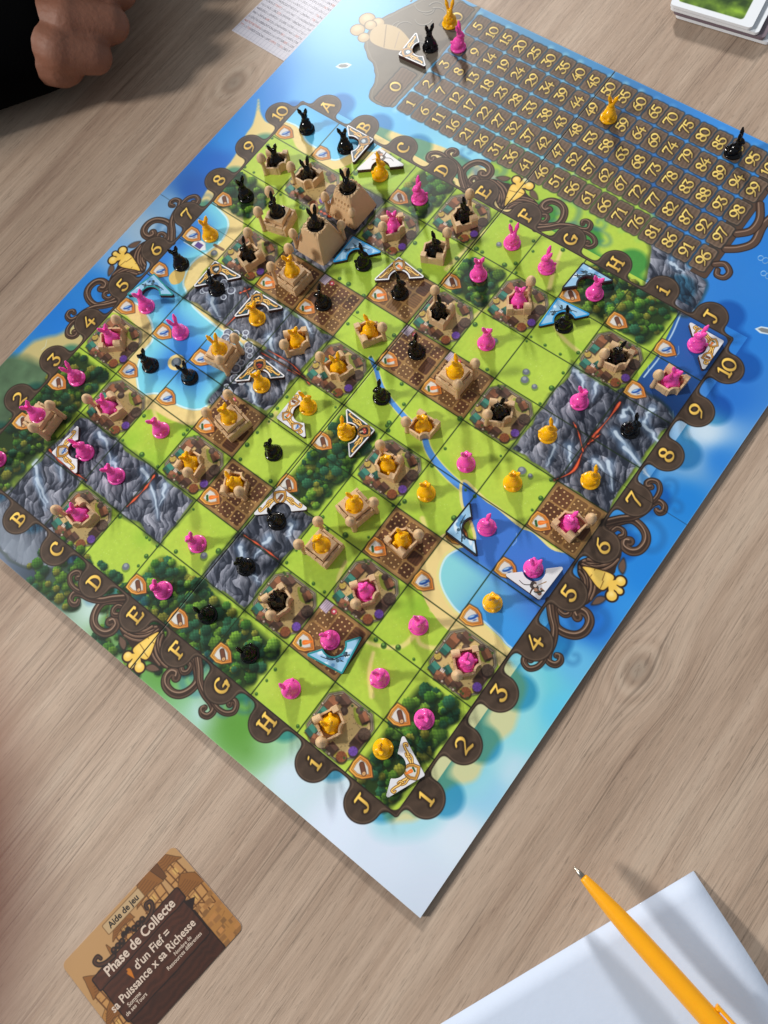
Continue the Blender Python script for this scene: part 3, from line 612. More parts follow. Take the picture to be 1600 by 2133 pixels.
class MB:
    def __init__(s): s.v, s.f = [], []
    def add(s, vs, fs):
        n = len(s.v); s.v += [tuple(q) for q in vs]; s.f += [tuple(i+n for i in f) for f in fs]; return s
    def prism(s, pts, z0, z1, top=None):
        n = len(pts); top = top or pts
        s.add([(x, y, z0) for x, y in pts]+[(x, y, z1) for x, y in top], [tuple(reversed(range(n))), tuple(range(n, 2*n))]+[(i, (i+1) % n, n+(i+1) % n, n+i) for i in range(n)]); return s
    def box(s, x0, y0, z0, x1, y1, z1, c=.006):
        c = min(c, (x1-x0)/3, (y1-y0)/3, (z1-z0)/2)
        P = lambda e: [(x0+e, y0+c+0*e), (x0+c, y0+e), (x1-c, y0+e), (x1-e, y0+c), (x1-e, y1-c), (x1-c, y1-e), (x0+c, y1-e), (x0+e, y1-c)]
        a, b = P(0), [(min(max(x, x0+c), x1-c), min(max(y, y0+c), y1-c)) for x, y in P(0)]
        n = 8; vs = [(x, y, z0) for x, y in a]+[(x, y, z1-c) for x, y in a]+[(x, y, z1) for x, y in b]
        fs = [tuple(reversed(range(n)))]+[(i, (i+1) % n, n+(i+1) % n, n+i) for i in range(n)]+[(n+i, n+(i+1) % n, 2*n+(i+1) % n, 2*n+i) for i in range(n)]+[tuple(range(2*n, 3*n))]
        return s.add(vs, fs)
    def lathe(s, prof, cx=0, cy=0, n=20, M=None):
        vs = []; fs = []; m = len(prof)
        for r, z in prof:
            for k in range(n):
                a = 2*math.pi*k/n; p = Vector((r*math.cos(a)+cx, r*math.sin(a)+cy, z)); vs.append(tuple(M @ p) if M else tuple(p))
        for i in range(m-1):
            for k in range(n): fs.append((i*n+k, i*n+(k+1) % n, (i+1)*n+(k+1) % n, (i+1)*n+k))
        fs.append(tuple(reversed(range(n)))); fs.append(tuple(range((m-1)*n, m*n))); return s.add(vs, fs)
    def ball(s, c, r, n=12, M=None, sq=(1, 1, 1)):
        vs = []; fs = []; m = n//2+1
        for i in range(m+1):
            t = math.pi*i/m
            for k in range(n):
                a = 2*math.pi*k/n; p = Vector((r*sq[0]*math.sin(t)*math.cos(a), r*sq[1]*math.sin(t)*math.sin(a), -r*sq[2]*math.cos(t)))
                if M: p = M @ p
                vs.append((c[0]+p.x, c[1]+p.y, c[2]+p.z))
        for i in range(m):
            for k in range(n): fs.append((i*n+k, i*n+(k+1) % n, (i+1)*n+(k+1) % n, (i+1)*n+k))
        return s.add(vs, fs)
    def cone(s, a, b, r0, r1, n=12):            # tapered limb with round ends
        a, b = Vector(a), Vector(b); d = (b-a); q = d.to_track_quat('Z', 'Y').to_matrix().to_4x4(); L = d.length
        prof = [(r0*math.sin(t), -r0*math.cos(t)) for t in np.linspace(.05, math.pi/2, 5)]+[(r1*math.cos(t), L+r1*math.sin(t)) for t in np.linspace(0, math.pi/2-.05, 5)]
        return s.lathe(prof, n=n, M=Matrix.Translation(a) @ q)
    def build(s, name, mat=None, smooth_=False, parent=None): return link(name, mesh(name, s.v, s.f, mat, smooth_), parent)
def remeshed(mb, name, voxel, mat, it=3, fac=.5, dec=None):
    me = mesh(name+'_raw', mb.v, mb.f); o = link(name+'_raw', me)
    m = o.modifiers.new('r', 'REMESH'); m.mode = 'VOXEL'; m.voxel_size = voxel*S; m.use_smooth_shade = True
    if it: k = o.modifiers.new('s', 'SMOOTH'); k.iterations = it; k.factor = fac
    if dec: d = o.modifiers.new('d', 'DECIMATE'); d.ratio = dec
    dg = bpy.context.evaluated_depsgraph_get(); out = bpy.data.meshes.new_from_object(o.evaluated_get(dg))
    bpy.data.objects.remove(o); bpy.data.meshes.remove(me); out.name = name; out.materials.clear(); out.materials.append(mat)
    for p in out.polygons: p.use_smooth = True
    return out
# ---------------------------------------------------------------- materials
def new_mat(name):
    m = bpy.data.materials.new(name); m.use_nodes = True; nt = m.node_tree; return m, nt, nt.nodes['Principled BSDF']
def N(nt, t, **kw):
    n = nt.nodes.new(t)
    for k, v in kw.items(): setattr(n, k, v)
    return n
def plastic(name, col, rough, var=.06, sss=0, bump=.0, bscale=600):
    m, nt, b = new_mat(name); b.inputs['Roughness'].default_value = rough
    tc = N(nt, 'ShaderNodeTexCoord'); no = N(nt, 'ShaderNodeTexNoise'); no.inputs['Scale'].default_value = bscale*.3; nt.links.new(tc.outputs['Object'], no.inputs['Vector'])
    mx = N(nt, 'ShaderNodeMix', data_type='RGBA'); mx.inputs['A'].default_value = tuple(c*(1-var) for c in col[:3])+(1,); mx.inputs['B'].default_value = tuple(min(1, c*(1+var)) for c in col[:3])+(1,)
    nt.links.new(no.outputs['Fac'], mx.inputs['Factor']); nt.links.new(mx.outputs['Result'], b.inputs['Base Color'])
    if sss:
        b.inputs['Subsurface Weight'].default_value = sss; b.inputs['Subsurface Radius'].default_value = (1, .6, .4); b.inputs['Subsurface Scale'].default_value = .0022
    if bump:
        n2 = N(nt, 'ShaderNodeTexNoise'); n2.inputs['Scale'].default_value = bscale; n2.inputs['Detail'].default_value = 4; nt.links.new(tc.outputs['Object'], n2.inputs['Vector'])
        bp = N(nt, 'ShaderNodeBump'); bp.inputs['Strength'].default_value = bump; bp.inputs['Distance'].default_value = .0006; nt.links.new(n2.outputs['Fac'], bp.inputs['Height']); nt.links.new(bp.outputs['Normal'], b.inputs['Normal'])
    return m
def to_image(name, a):
    h, w = a.shape[:2]; img = bpy.data.images.new(name, w, h); px = np.ones((h, w, 4), np.float32); px[..., :3] = a[::-1]; img.pixels.foreach_set(px.ravel()); img.update(); return img
def printed(name, a, rough=.35, bump=.08, bscale=1500, spec=.5):
    m, nt, b = new_mat(name); im = N(nt, 'ShaderNodeTexImage', image=to_image(name, a), extension='EXTEND'); im.interpolation = 'Cubic'
    nt.links.new(im.outputs['Color'], b.inputs['Base Color']); b.inputs['Roughness'].default_value = rough; b.inputs['Specular IOR Level'].default_value = spec
    tc = N(nt, 'ShaderNodeTexCoord'); n2 = N(nt, 'ShaderNodeTexNoise'); n2.inputs['Scale'].default_value = bscale; nt.links.new(tc.outputs['Object'], n2.inputs['Vector'])
    bp = N(nt, 'ShaderNodeBump'); bp.inputs['Strength'].default_value = bump; bp.inputs['Distance'].default_value = .0002; nt.links.new(n2.outputs['Fac'], bp.inputs['Height']); nt.links.new(bp.outputs['Normal'], b.inputs['Normal'])
    return m
def wood_table():
    m, nt, b = new_mat('wood_grain'); L = nt.links.new
    tc = N(nt, 'ShaderNodeTexCoord'); sep = N(nt, 'ShaderNodeSeparateXYZ'); L(tc.outputs['Object'], sep.inputs[0])
    def M(op, a, c=None, d=None):
        n = N(nt, 'ShaderNodeMath', operation=op)
        for i, q in enumerate((a, c, d)):
            if q is None: continue
            if isinstance(q, (int, float)): n.inputs[i].default_value = q
            else: L(q, n.inputs[i])
        return n.outputs[0]
    x = M('MULTIPLY', sep.outputs['X'], 1/S); y = M('MULTIPLY', sep.outputs['Y'], 1/S)
    wx = x; dark = None; ring = None
    for kx, ky, a, bb, amp in KNOTS:
        dx = M('SUBTRACT', x, kx); dy = M('SUBTRACT', y, ky)
        r2 = M('ADD', M('POWER', M('ABSOLUTE', M('DIVIDE', dx, a)), 2.0), M('POWER', M('ABSOLUTE', M('DIVIDE', dy, bb)), 2.0))
        e = M('EXPONENT', M('MULTIPLY', r2, -1.0)); wx = M('ADD', wx, M('MULTIPLY', M('MULTIPLY', dx, e), -amp))
        e2 = M('EXPONENT', M('MULTIPLY', r2, -9.0)); dark = e2 if dark is None else M('ADD', dark, e2)
        rr = M('MULTIPLY', M('SINE', M('MULTIPLY', M('SQRT', r2), 16.0)), M('EXPONENT', M('MULTIPLY', r2, -2.2))); ring = rr if ring is None else M('ADD', ring, rr)
    def nz(sx, sy, det, dist=0, rough=.55, off=0):
        cb = N(nt, 'ShaderNodeCombineXYZ'); L(M('MULTIPLY', wx, sx), cb.inputs[0]); L(M('MULTIPLY', y, sy), cb.inputs[1]); cb.inputs[2].default_value = off
        n = N(nt, 'ShaderNodeTexNoise'); n.inputs['Scale'].default_value = 1; n.inputs['Detail'].default_value = det; n.inputs['Distortion'].default_value = dist; n.inputs['Roughness'].default_value = rough
        L(cb.outputs[0], n.inputs['Vector']); return n.outputs['Fac']
    broad = nz(.45, .07, 3, .5); streak = nz(2.2, .16, 4, .5, .6, 3); fine = nz(24, .8, 5, .5, .72, 7); pore = nz(46, 2.6, 4, 1.0, .6, 11); groove = nz(30, .22, 3, .25, .55, 17); gm = nz(.9, .12, 2, .3, .5, 23)
    def ramp(f, stops):
        r = N(nt, 'ShaderNodeValToRGB'); cr = r.color_ramp
        while len(cr.elements) < len(stops): cr.elements.new(.5)
        for e, (p, c) in zip(cr.elements, stops): e.position = p; e.color = c
        L(f, r.inputs[0]); return r.outputs['Color']
    s1 = M('ADD', M('MULTIPLY', broad, .45), M('MULTIPLY', streak, .55)); s1 = M('ADD', s1, M('MULTIPLY', ring, .10))
    col = ramp(s1, [(.30, srgb(140, 116, 100)), (.45, srgb(170, 147, 128)), (.56, srgb(184, 162, 143)), (.72, srgb(196, 177, 158))])
    def mul(c, f, lo, hi, a, bq):
        mr = N(nt, 'ShaderNodeMapRange'); mr.inputs['From Min'].default_value = lo; mr.inputs['From Max'].default_value = hi; mr.inputs['To Min'].default_value = a; mr.inputs['To Max'].default_value = bq; L(f, mr.inputs['Value'])
        v = N(nt, 'ShaderNodeVectorMath', operation='SCALE'); L(c, v.inputs[0]); L(mr.outputs[0], v.inputs['Scale']); return v.outputs[0]
    col = mul(col, fine, .32, .62, .84, 1.07); col = mul(col, pore, .34, .44, .70, 1.0); gv = M('ADD', groove, M('MULTIPLY', gm, -.35)); col = mul(col, gv, .12, .24, .62, 1.0); col = mul(col, dark, 0, 1, 1, .62)
    L(col, b.inputs['Base Color']); b.inputs['Roughness'].default_value = .5; b.inputs['Specular IOR Level'].default_value = .35
    h = M('ADD', M('MULTIPLY', fine, .5), M('ADD', M('MULTIPLY', pore, .4), M('MULTIPLY', groove, .9))); bp = N(nt, 'ShaderNodeBump'); bp.inputs['Strength'].default_value = .5; bp.inputs['Distance'].default_value = .0004; L(h, bp.inputs['Height']); L(bp.outputs['Normal'], b.inputs['Normal'])
    return m
PEN_ROLL = 4.9
# ---------------------------------------------------------------- table
m = mesh('table_surface', [(-9.8, -25, TZ), (24, -25, TZ), (24, 10, TZ), (-9.8, 10, TZ), (-9.8, -25, TZ-.8), (24, -25, TZ-.8), (24, 10, TZ-.8), (-9.8, 10, TZ-.8)],
         [(0, 1, 2, 3), (7, 6, 5, 4), (0, 4, 5, 1), (1, 5, 6, 2), (2, 6, 7, 3), (3, 7, 4, 0)], wood_table())
table = link('table_surface', m); tag(table, 'pale brown wood table top with straight grain and knots', None, kind='structure')
# ---------------------------------------------------------------- board
cv, ctx = paint_board(); paint_frame(cv, ctx); paint_track(cv, ctx); art = finish_board(cv, ctx)
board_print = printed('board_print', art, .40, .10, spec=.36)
edge_mat = plastic('board_edge', srgb(84, 58, 46), .8)
board = empty('game_board', 5.05, 3.42); tag(board, 'large folding game board printed with an island map, score track and carrot frame', 'game board')
def panel(u0, u1, v0, v1, dz):
    bu, bv = 5.05, 3.42; g = .006; u0 += g; u1 -= g; v0 += g*.3; v1 -= g*.3; c = .03
    P = [(u0, v0), (u1, v0), (u1, v1), (u0, v1)]
    vs = [((u-bu), -(v-bv), dz) for u, v in P]+[((u-bu), -(v-bv), TZ) for u, v in P]
    me = mesh('board_panel', vs, [(3, 2, 1, 0), (4, 5, 6, 7), (0, 1, 5, 4), (1, 2, 6, 5), (2, 3, 7, 6), (3, 0, 4, 7)], board_print)
    me.materials.append(edge_mat); uv = me.uv_layers.new(name='uv')
    for p in me.polygons:
        p.material_index = 0 if p.index == 0 else 1
        for li in p.loop_indices:
            x, y, z = me.vertices[me.loops[li].vertex_index].co; uv.data[li].uv = ((x/S+bu-U0)/(U1-U0), 1-((-y/S+bv-V0)/(V1-V0)))
    link('board_panel', me, board)
for a, b in ((U0, 5.05), (5.05, U1)):
    for c, d in ((V0, 3.425), (3.425, V1)): panel(a, b, c, d, 0)
# ---------------------------------------------------------------- bunny figures
PINK = plastic('pink_plastic', srgb(250, 84, 182), .22, .04, .25); YEL = plastic('orange_plastic', srgb(255, 186, 0), .22, .04, .25); BLK = plastic('black_plastic', srgb(5, 5, 8), .12, .1)
BLK.node_tree.nodes['Principled BSDF'].inputs['Specular IOR Level'].default_value = .32
SAND_M = plastic('sand_plastic', srgb(212, 178, 136), .55, .07, .12, .35, 900)
mb = MB()
mb.ball((0, 0, .125), .122, 16, sq=(1.05, 1, 1)).ball((.025, 0, .215), .085, 14).ball((.04, 0, .325), .074, 14, sq=(1.12, .92, .95)).ball((.105, 0, .31), .036, 10)
for s_ in (-1, 1):
    mb.ball((-.02, s_*.08, .10), .078, 12, sq=(1.15, .8, 1)).ball((.10, s_*.05, .055), .036, 10, sq=(1.4, 1, .8)).ball((.085, s_*.055, .19), .030, 10)
    mb.cone((.02, s_*.032, .365), (-.005, s_*.062, .49), .031, .042).cone((-.005, s_*.062, .48), (-.02, s_*.078, .558), .041, .022)
mb.ball((-.145, 0, .105), .036, 10).lathe([(.15, .02), (.14, .05), (.10, .08)], n=20)
BODY = {k: None for k in 'KPY'}; b0 = remeshed(mb, 'body', .008, PINK, 7, .5, .6); nb = MB().lathe([(.155, 0), (.167, .008), (.168, .03), (.160, .042), (.13, .05), (.02, .052)], n=28)
MATS = {'K': BLK, 'P': PINK, 'Y': YEL}; BASE = {}
for k, mt in MATS.items():
    me = b0.copy(); me.materials.clear(); me.materials.append(mt); BODY[k] = me
    BASE[k] = mesh('base', nb.v, nb.f, mt, True)
CN = {'K': 'black', 'P': 'pink', 'Y': 'yellow-orange'}
TN = {'w': 'sea', 's': 'sea', 'g': 'meadow', 'f': 'forest', 'v': 'village', 'm': 'mountain', 'a': 'farm'}
LET = 'ABCDEFGHIJ'
BUN = """0K 639 268V;0K 719 308V;1K 577 340V;1K 643 370V;3K 725 395V;0Y 792 364S;0P 874 413S;0K 512 408V;2K 578 443S;3K 655 478V;1P 820 475V;1K 965 455S;0Y 438 490V;1K 520 535S;2Y 608 565V;0K 757 550S;1K 905 525S;0P 1067 506V;0K 377 550V;0P 305 638V;0K 451 602S;0Y 536 663V;0K 673 632S;0K 833 610S;0P 997 572V;0P 1139 557S;0P 1239 611V;1P 1080 630V;1K 915 655S;1Y 770 693S;0K 1175 678S;1P 235 708V;0P 376 693V;1Y 620 713V;2Y 457 728V;0K 868 733S;0P 1013 714V;0P 1452 718S;1Y 705 768V;2Y 948 775S;0K 313 761V;0K 395 786V;0P 160 788V;1K 1285 748S;1P 1397 797V;0Y 545 802V;0K 795 827S;0P 1207 837V;2Y 477 870V;0Y 642 848S;2P 78 865V;1P 230 852V;1K 1042 862S;1Y 882 890V;0Y 722 901S;0Y 1141 906S;0P 335 896V;0K 1313 896S;0K 570 943V;0P 178 943S;1Y 400 967V;1Y 808 972V;0P 971 966V;0P -5 957V;0P 242 992V;1Y 492 1010S;0Y 888 1027V;0Y 1068 1006V;0Y 1230 1001S;2Y 738 1052S;1P 170 1074V;0K 577 1086S;1P 1187 1092S;0P 1014 1098S;1Y 838 1126S;0P 411 1133V;2Y 670 1135V;0K 512 1181V;0P 1111 1184V;0P 340 1230V;1K 582 1253V;1P 763 1233V;0Y 1026 1256V;0K 433 1281S;0P 872 1303S;0P 688 1333S;0K 520 1362S;1P 973 1379S;0P 606 1435S;0P 791 1413S;0P 884 1498S;1Y 690 1508S;0Y 798 1560V;0K 896 97V;0Y 937 48V;0P 955 97S;0Y 1268 244V;0K 1527 317S"""
# dome positions in the picture for each castle, in the order the castles come in the list above
DOME = """556 327;620 350;685 395,718 345,736 425;560 400,551 445;610 480,650 428,703 465;806 467;985 397;520 477;594 517,571 557;912 500;1109 586;903 597;790 683;242 671;597 716;477 704,458 746;662 745;982 755,947 794;1260 739;1372 784;474 830,442 864;100 847,63 882;179 833;1018 864;851 880;392 979;791 926;497 1021;773 1044,733 1086;119 1064;1234 1082;872 1115;667 1093,632 1139;566 1281;742 1258;954 1405;670 1547""".split(';')
RB = random.Random(4)
SPECIAL = {(896, 97): 'black bunny figure beside the white-edged triangle token at the start of the score track', (937, 48): 'yellow-orange bunny figure farthest up the score track, by the upper zero', (955, 97): 'pink bunny figure at the low end of the score track, on the four', (1268, 244): 'yellow-orange bunny figure on the score track near the fifty-nine tile', (1527, 317): 'black bunny figure on the score track between the tiles 85 and 95'}
def bunny(color, u, v, z, flag, label):
    o = empty('bunny_figure', u, v, z); va = math.atan2(-(8.6-v), 10.2-u)
    f = va+math.pi*(RB.random() < .7)+RB.uniform(-.35, .35) if flag == 'V' else va+RB.choice((-1, 1))*math.pi/2+RB.uniform(-.3, .3)
    o.rotation_euler = (0, 0, f); tag(o, label, 'bunny', CN[color]+' bunny figures')
    link('base', BASE[color], o); link('body', BODY[color], o)
# ---------------------------------------------------------------- castles
def turret(z0, hgt, k=1.0):
    t = MB(); h = hgt
    t.lathe([(.05*k, z0), (.043*k, z0+.05), (.036*k, h-.13), (.046*k, h-.09), (.062*k, h-.07), (.066*k, h-.05), (.086*k, h-.035), (.090*k, h-.005), (.084*k, h+.04), (.066*k, h+.085), (.040*k, h+.118), (.016*k, h+.134), (.003, h+.138)], n=18)
    for a in (.5, 2.6, 4.7): t.ball((.068*k*math.cos(a), .068*k*math.sin(a), h-.055), .024*k, 8)
    return t
def castle1():
    h = .218; w = .036; H1 = .155; q = .125
    def outl(e):
        ar = [(h+(q+e)*math.cos(t), -h+(q+e)*math.sin(t)) for t in np.linspace(math.pi, math.pi/2, 7)]
        hh = h-e; ar[0] = (h-q-e, -hh); ar[-1] = (hh, -h+q+e); return [(-hh, -hh)]+ar+[(hh, hh), (-hh, hh)]
    o, i = outl(0), outl(w); n = len(o); ring = MB(); hh = [H1]*n
    for k in range(1, 8): hh[k] = .215 if 1 < k < 7 else .19
    ring.add([(x, y, 0) for x, y in o]+[(x*.985, y*.985, hh[k]) for k, (x, y) in enumerate(o)]+[(x, y, hh[k]) for k, (x, y) in enumerate(i)]+[(x, y, .035) for x, y in i],
             [(a+r*n, (a+1) % n+r*n, (a+1) % n+(r+1)*n, a+(r+1)*n) for r in range(3) for a in range(n)]+[tuple(range(3*n, 4*n))])
    bb = MB(); bb.box(-h-.006, h-.125, 0, -h+.135, h+.006, .21)
    M = Matrix.Translation((-h-.004, h-.062, .205)) @ Matrix.Rotation(math.pi/2, 4, 'Y'); bb.lathe([(.062, 0), (.062, .138)], n=14, M=M)
    sb = MB(); sb.box(h-.10, h-.10, 0, h+.006, h+.006, .225); sb.box(h-.125, h-.045, 0, h-.09, h+.004, .185); sb.box(h-.045, h-.125, 0, h+.004, h-.09, .185)
    cr_ = MB(); cr_.box(-.02, -h-.006, 0, .045, -h+w, .185); cr_.box(-h-.006, -.03, 0, -h+w, .03, .18)
    t = turret(0, .43, 1.05); return [('wall', ring, False), ('corner_block', bb, False), ('corner_block', sb, False), ('battlement', cr_, False), ('turret', t, True, (-h+.01, -h+.01))]
def castle2():
    h = .255; parts = []; b = MB(); b.box(-h, -h, 0, h, h, .13)
    for k in range(4):
        for j in range(3):
            x = -h+.03+j*.16; c, s_ = math.cos(k*math.pi/2), math.sin(k*math.pi/2)
            tmp = MB(); tmp.box(x, -h-.008, .05+.03*(j % 2), x+.10, -h+.02, .09+.03*(j % 2), .003); b.add([(c*p-s_*q, s_*p+c*q, r) for p, q, r in tmp.v], tmp.f)
    parts.append(('base', b, False))
    for k in range(4):
        c, s_ = math.cos(k*math.pi/2), math.sin(k*math.pi/2); tmp = MB(); tmp.box(-h+.002, -h+.002, .125, h-.058, -h+.05, .225, .006); tmp.box(-.04, -h+.0, .12, .04, -h+.056, .245, .006)
        w = MB(); w.add([(c*p-s_*q, s_*p+c*q, r) for p, q, r in tmp.v], tmp.f); parts.append(('battlement', w, False))
    n = 40; a = .188; r = .158; kp = MB(); sq = []; ci = []
    for i in range(n):
        t = 2*math.pi*i/n+math.pi/4; m_ = max(abs(math.cos(t)), abs(math.sin(t))); sq.append((a*math.cos(t)/m_, a*math.sin(t)/m_)); ci.append((r*math.cos(t), r*math.sin(t)))
    lv = [([(x*1.03, y*1.03) for x, y in sq], .11), (sq, .325), ([(x*.97, y*.97) for x, y in sq], .333), ([(x*1.02, y*1.02) for x, y in ci], .333), (ci, .325), (ci, .275)]
    vs = []; fs = []
    for L_, z in lv: vs += [(x, y, z) for x, y in L_]
    for q in range(5):
        for i in range(n): fs.append((q*n+i, q*n+(i+1) % n, (q+1)*n+(i+1) % n, (q+1)*n+i))
    fs.append(tuple(range(5*n, 6*n))); kp.add(vs, fs); parts.append(('keep', kp, False))
    for sy in (-1, 1): parts.append(('turret', turret(0, .54, 1.05), True, (-h+.005, sy*(h-.005))))
    return parts
def castle3():
    n = 48; kp = MB(); vs = []; fs = []; rr = random.Random(3)
    def sup(R_, p, t): c, s_ = math.cos(t), math.sin(t); return R_/((abs(c)**p+abs(s_)**p)**(1/p))
    for z, R_, p in ((0, .37, 14), (.2, .318, 12), (.4, .262, 9), (.54, .222, 6), (.60, .205, 4)):
        for i in range(n):
            t = 2*math.pi*i/n; r = sup(R_, p, t); vs.append((r*math.cos(t), r*math.sin(t), z+(rr.uniform(-.02, .04) if z > .55 else 0)))
    for r, z in ((.182, .605), (.168, .59), (.162, .52)):
        for i in range(n):
            t = 2*math.pi*i/n; vs.append((r*math.cos(t), r*math.sin(t), z+(rr.uniform(-.012, .016) if z > .57 else 0)))
    for q in range(7):
        for i in range(n): fs.append((q*n+i, q*n+(i+1) % n, (q+1)*n+(i+1) % n, (q+1)*n+i))
    fs.append(tuple(range(7*n, 8*n))); kp.add(vs, fs)
    rb = MB()
    for i in range(9):
        t = math.pi+.25+i*.17; rb.box(-.28+i*.07, -.372, 0, -.255+i*.07, -.30, .06+.04*((i*7) % 3), .006)
    for i in range(5):
        for zz, dd in ((.30, .275), (.42, .248)): rb.box(-.16+i*.075+.02*(zz > .4), -dd-.012, zz, -.145+i*.075+.02*(zz > .4), -dd+.03, zz+.07, .004)
    for i in range(4): rb.box(-.375, -.2+i*.11, 0, -.30, -.17+i*.11, .07+.03*(i % 2), .006)
    out = [('keep', kp, False), ('battlement', rb, False)]
    for sx, sy in ((-1, -1), (-1, 1), (1, -1)):
        st = MB(); st.add([(sx*.30, sy*.30, .12), (sx*.36, sy*.30, .02), (sx*.30, sy*.36, .02), (sx*.27, sy*.27, .44), (sx*.31, sy*.27, .40), (sx*.27, sy*.31, .40)], [(0, 1, 4, 3), (1, 2, 5, 4), (2, 0, 3, 5), (3, 4, 5)]); out.append(('buttress', st, False)); out.append(('turret', turret(.05, .46, .95), True, (sx*.335, sy*.335)))
    return out
PRO = {}
for k, fn in ((1, castle1), (2, castle2), (3, castle3)):
    PRO[k] = []
    for p in fn():
        PRO[k].append((p[0], mesh(p[0], p[1].v, p[1].f, SAND_M, p[2]), p[3] if len(p) > 3 else (0, 0)))
ci = 0; CK = {1: 'low one-turret', 2: 'two-turret', 3: 'tall three-turret'}
NW = 'zero one two three four five six seven eight nine ten'.split()
for l in BUN.split(';'):
    a, x, y = l.split(); k = int(a[0]); c = a[1]; fl = y[-1]; x = float(x); y = float(y[:-1])
    z = {0: .03, 1: .08, 2: .33, 3: .60}[k]; u, v = back(x, y, z)
    if v < 0: lab = SPECIAL[(int(x), int(y))]; bunny(c, u, v, 0, fl, lab); continue
    col, row = LET[int(u)], NW[10-int(v)]; ter = TN[MAP[int(v)][int(u)]]
    if k:
        dm = [tuple(map(float, q.split())) for q in DOME[ci].split(',')]; ci += 1
        ps = [back(dx, dy, {1: .38, 2: .54, 3: .50}[k]) for dx, dy in dm]
        if k == 3: u, v = int(u)+.53, int(v)+.53
        if k == 3: rz = (-math.pi/4 if row == 'eight' else math.pi/4)-math.pi/4; rz += -.0
        else:
            mx_, my_ = np.mean([q[0] for q in ps])-u, -(np.mean([q[1] for q in ps])-v); rz = math.atan2(my_, mx_)-(math.radians(225) if k == 1 else math.pi)
        o = empty('castle', u, v, 0, rz); o.rotation_euler = (0, 0, rz)
        tag(o, '%s castle at column %s, row %s, sand-coloured, holding a %s bunny' % (CK[k], col, row, CN[c]), 'castle', CK[k]+' castles')
        for nm, me, (px, py) in PRO[k]:
            ch = link(nm, me, o); ch.location = (px*S, py*S, 0)
        bunny(c, u, v, {1: .036, 2: .276, 3: .521}[k], fl, '%s bunny figure at column %s, row %s, sitting inside a %s castle' % (CN[c], col, row, CK[k]))
    else:
        bunny(c, u, v, 0, fl, '%s bunny figure at column %s, row %s, standing on a %s square' % (CN[c], col, row, ter))
# ---------------------------------------------------------------- triangular tokens
def fillet(P, rad, k=4):
    out = []; n = len(P)
    for i in range(n):
        p = np.array(P[i]); a = np.array(P[i-1])-p; b = np.array(P[(i+1) % n])-p; la, lb = np.linalg.norm(a), np.linalg.norm(b); a /= la; b /= lb
        r = rad[i]
        if r == 0: out.append(tuple(p)); continue
        th = math.acos(max(-1, min(1, a @ b))); d = r/math.tan(th/2); c = p+(a+b)/np.linalg.norm(a+b)*(r/math.sin(th/2)); s0 = p+a*d; s1 = p+b*d
        a0 = math.atan2(*(s0-c)[::-1]); a1 = math.atan2(*(s1-c)[::-1]); da = (a1-a0+math.pi) % (2*math.pi)-math.pi
        for j in range(k+1): t = a0+da*j/k; out.append((c[0]+r*math.cos(t), c[1]+r*math.sin(t)))
    return out
HB, HT, NR = .515, .508, .19
corner = fillet([(-HB, 0), (HB, 0), (0, HT)], [.03, .03, .03])
notch = [(NR*math.cos(t), NR*math.sin(t)) for t in np.linspace(math.pi, 0, 15)]
tri = corner[:5]; TRI = corner[0:5]+[(-NR-.012, 0), (-NR, .012)]+notch[1:-1]+[(NR, .012), (NR+.012, 0)]+corner[5:]
def inset(P, e):
    n = len(P); out = []
    for i in range(n):
        a, p, b = map(np.array, (P[i-1], P[i], P[(i+1) % n])); t = (b-a); t = t/(np.linalg.norm(t)+1e-9); out.append((p[0]-t[1]*e, p[1]+t[0]*e))
    return out
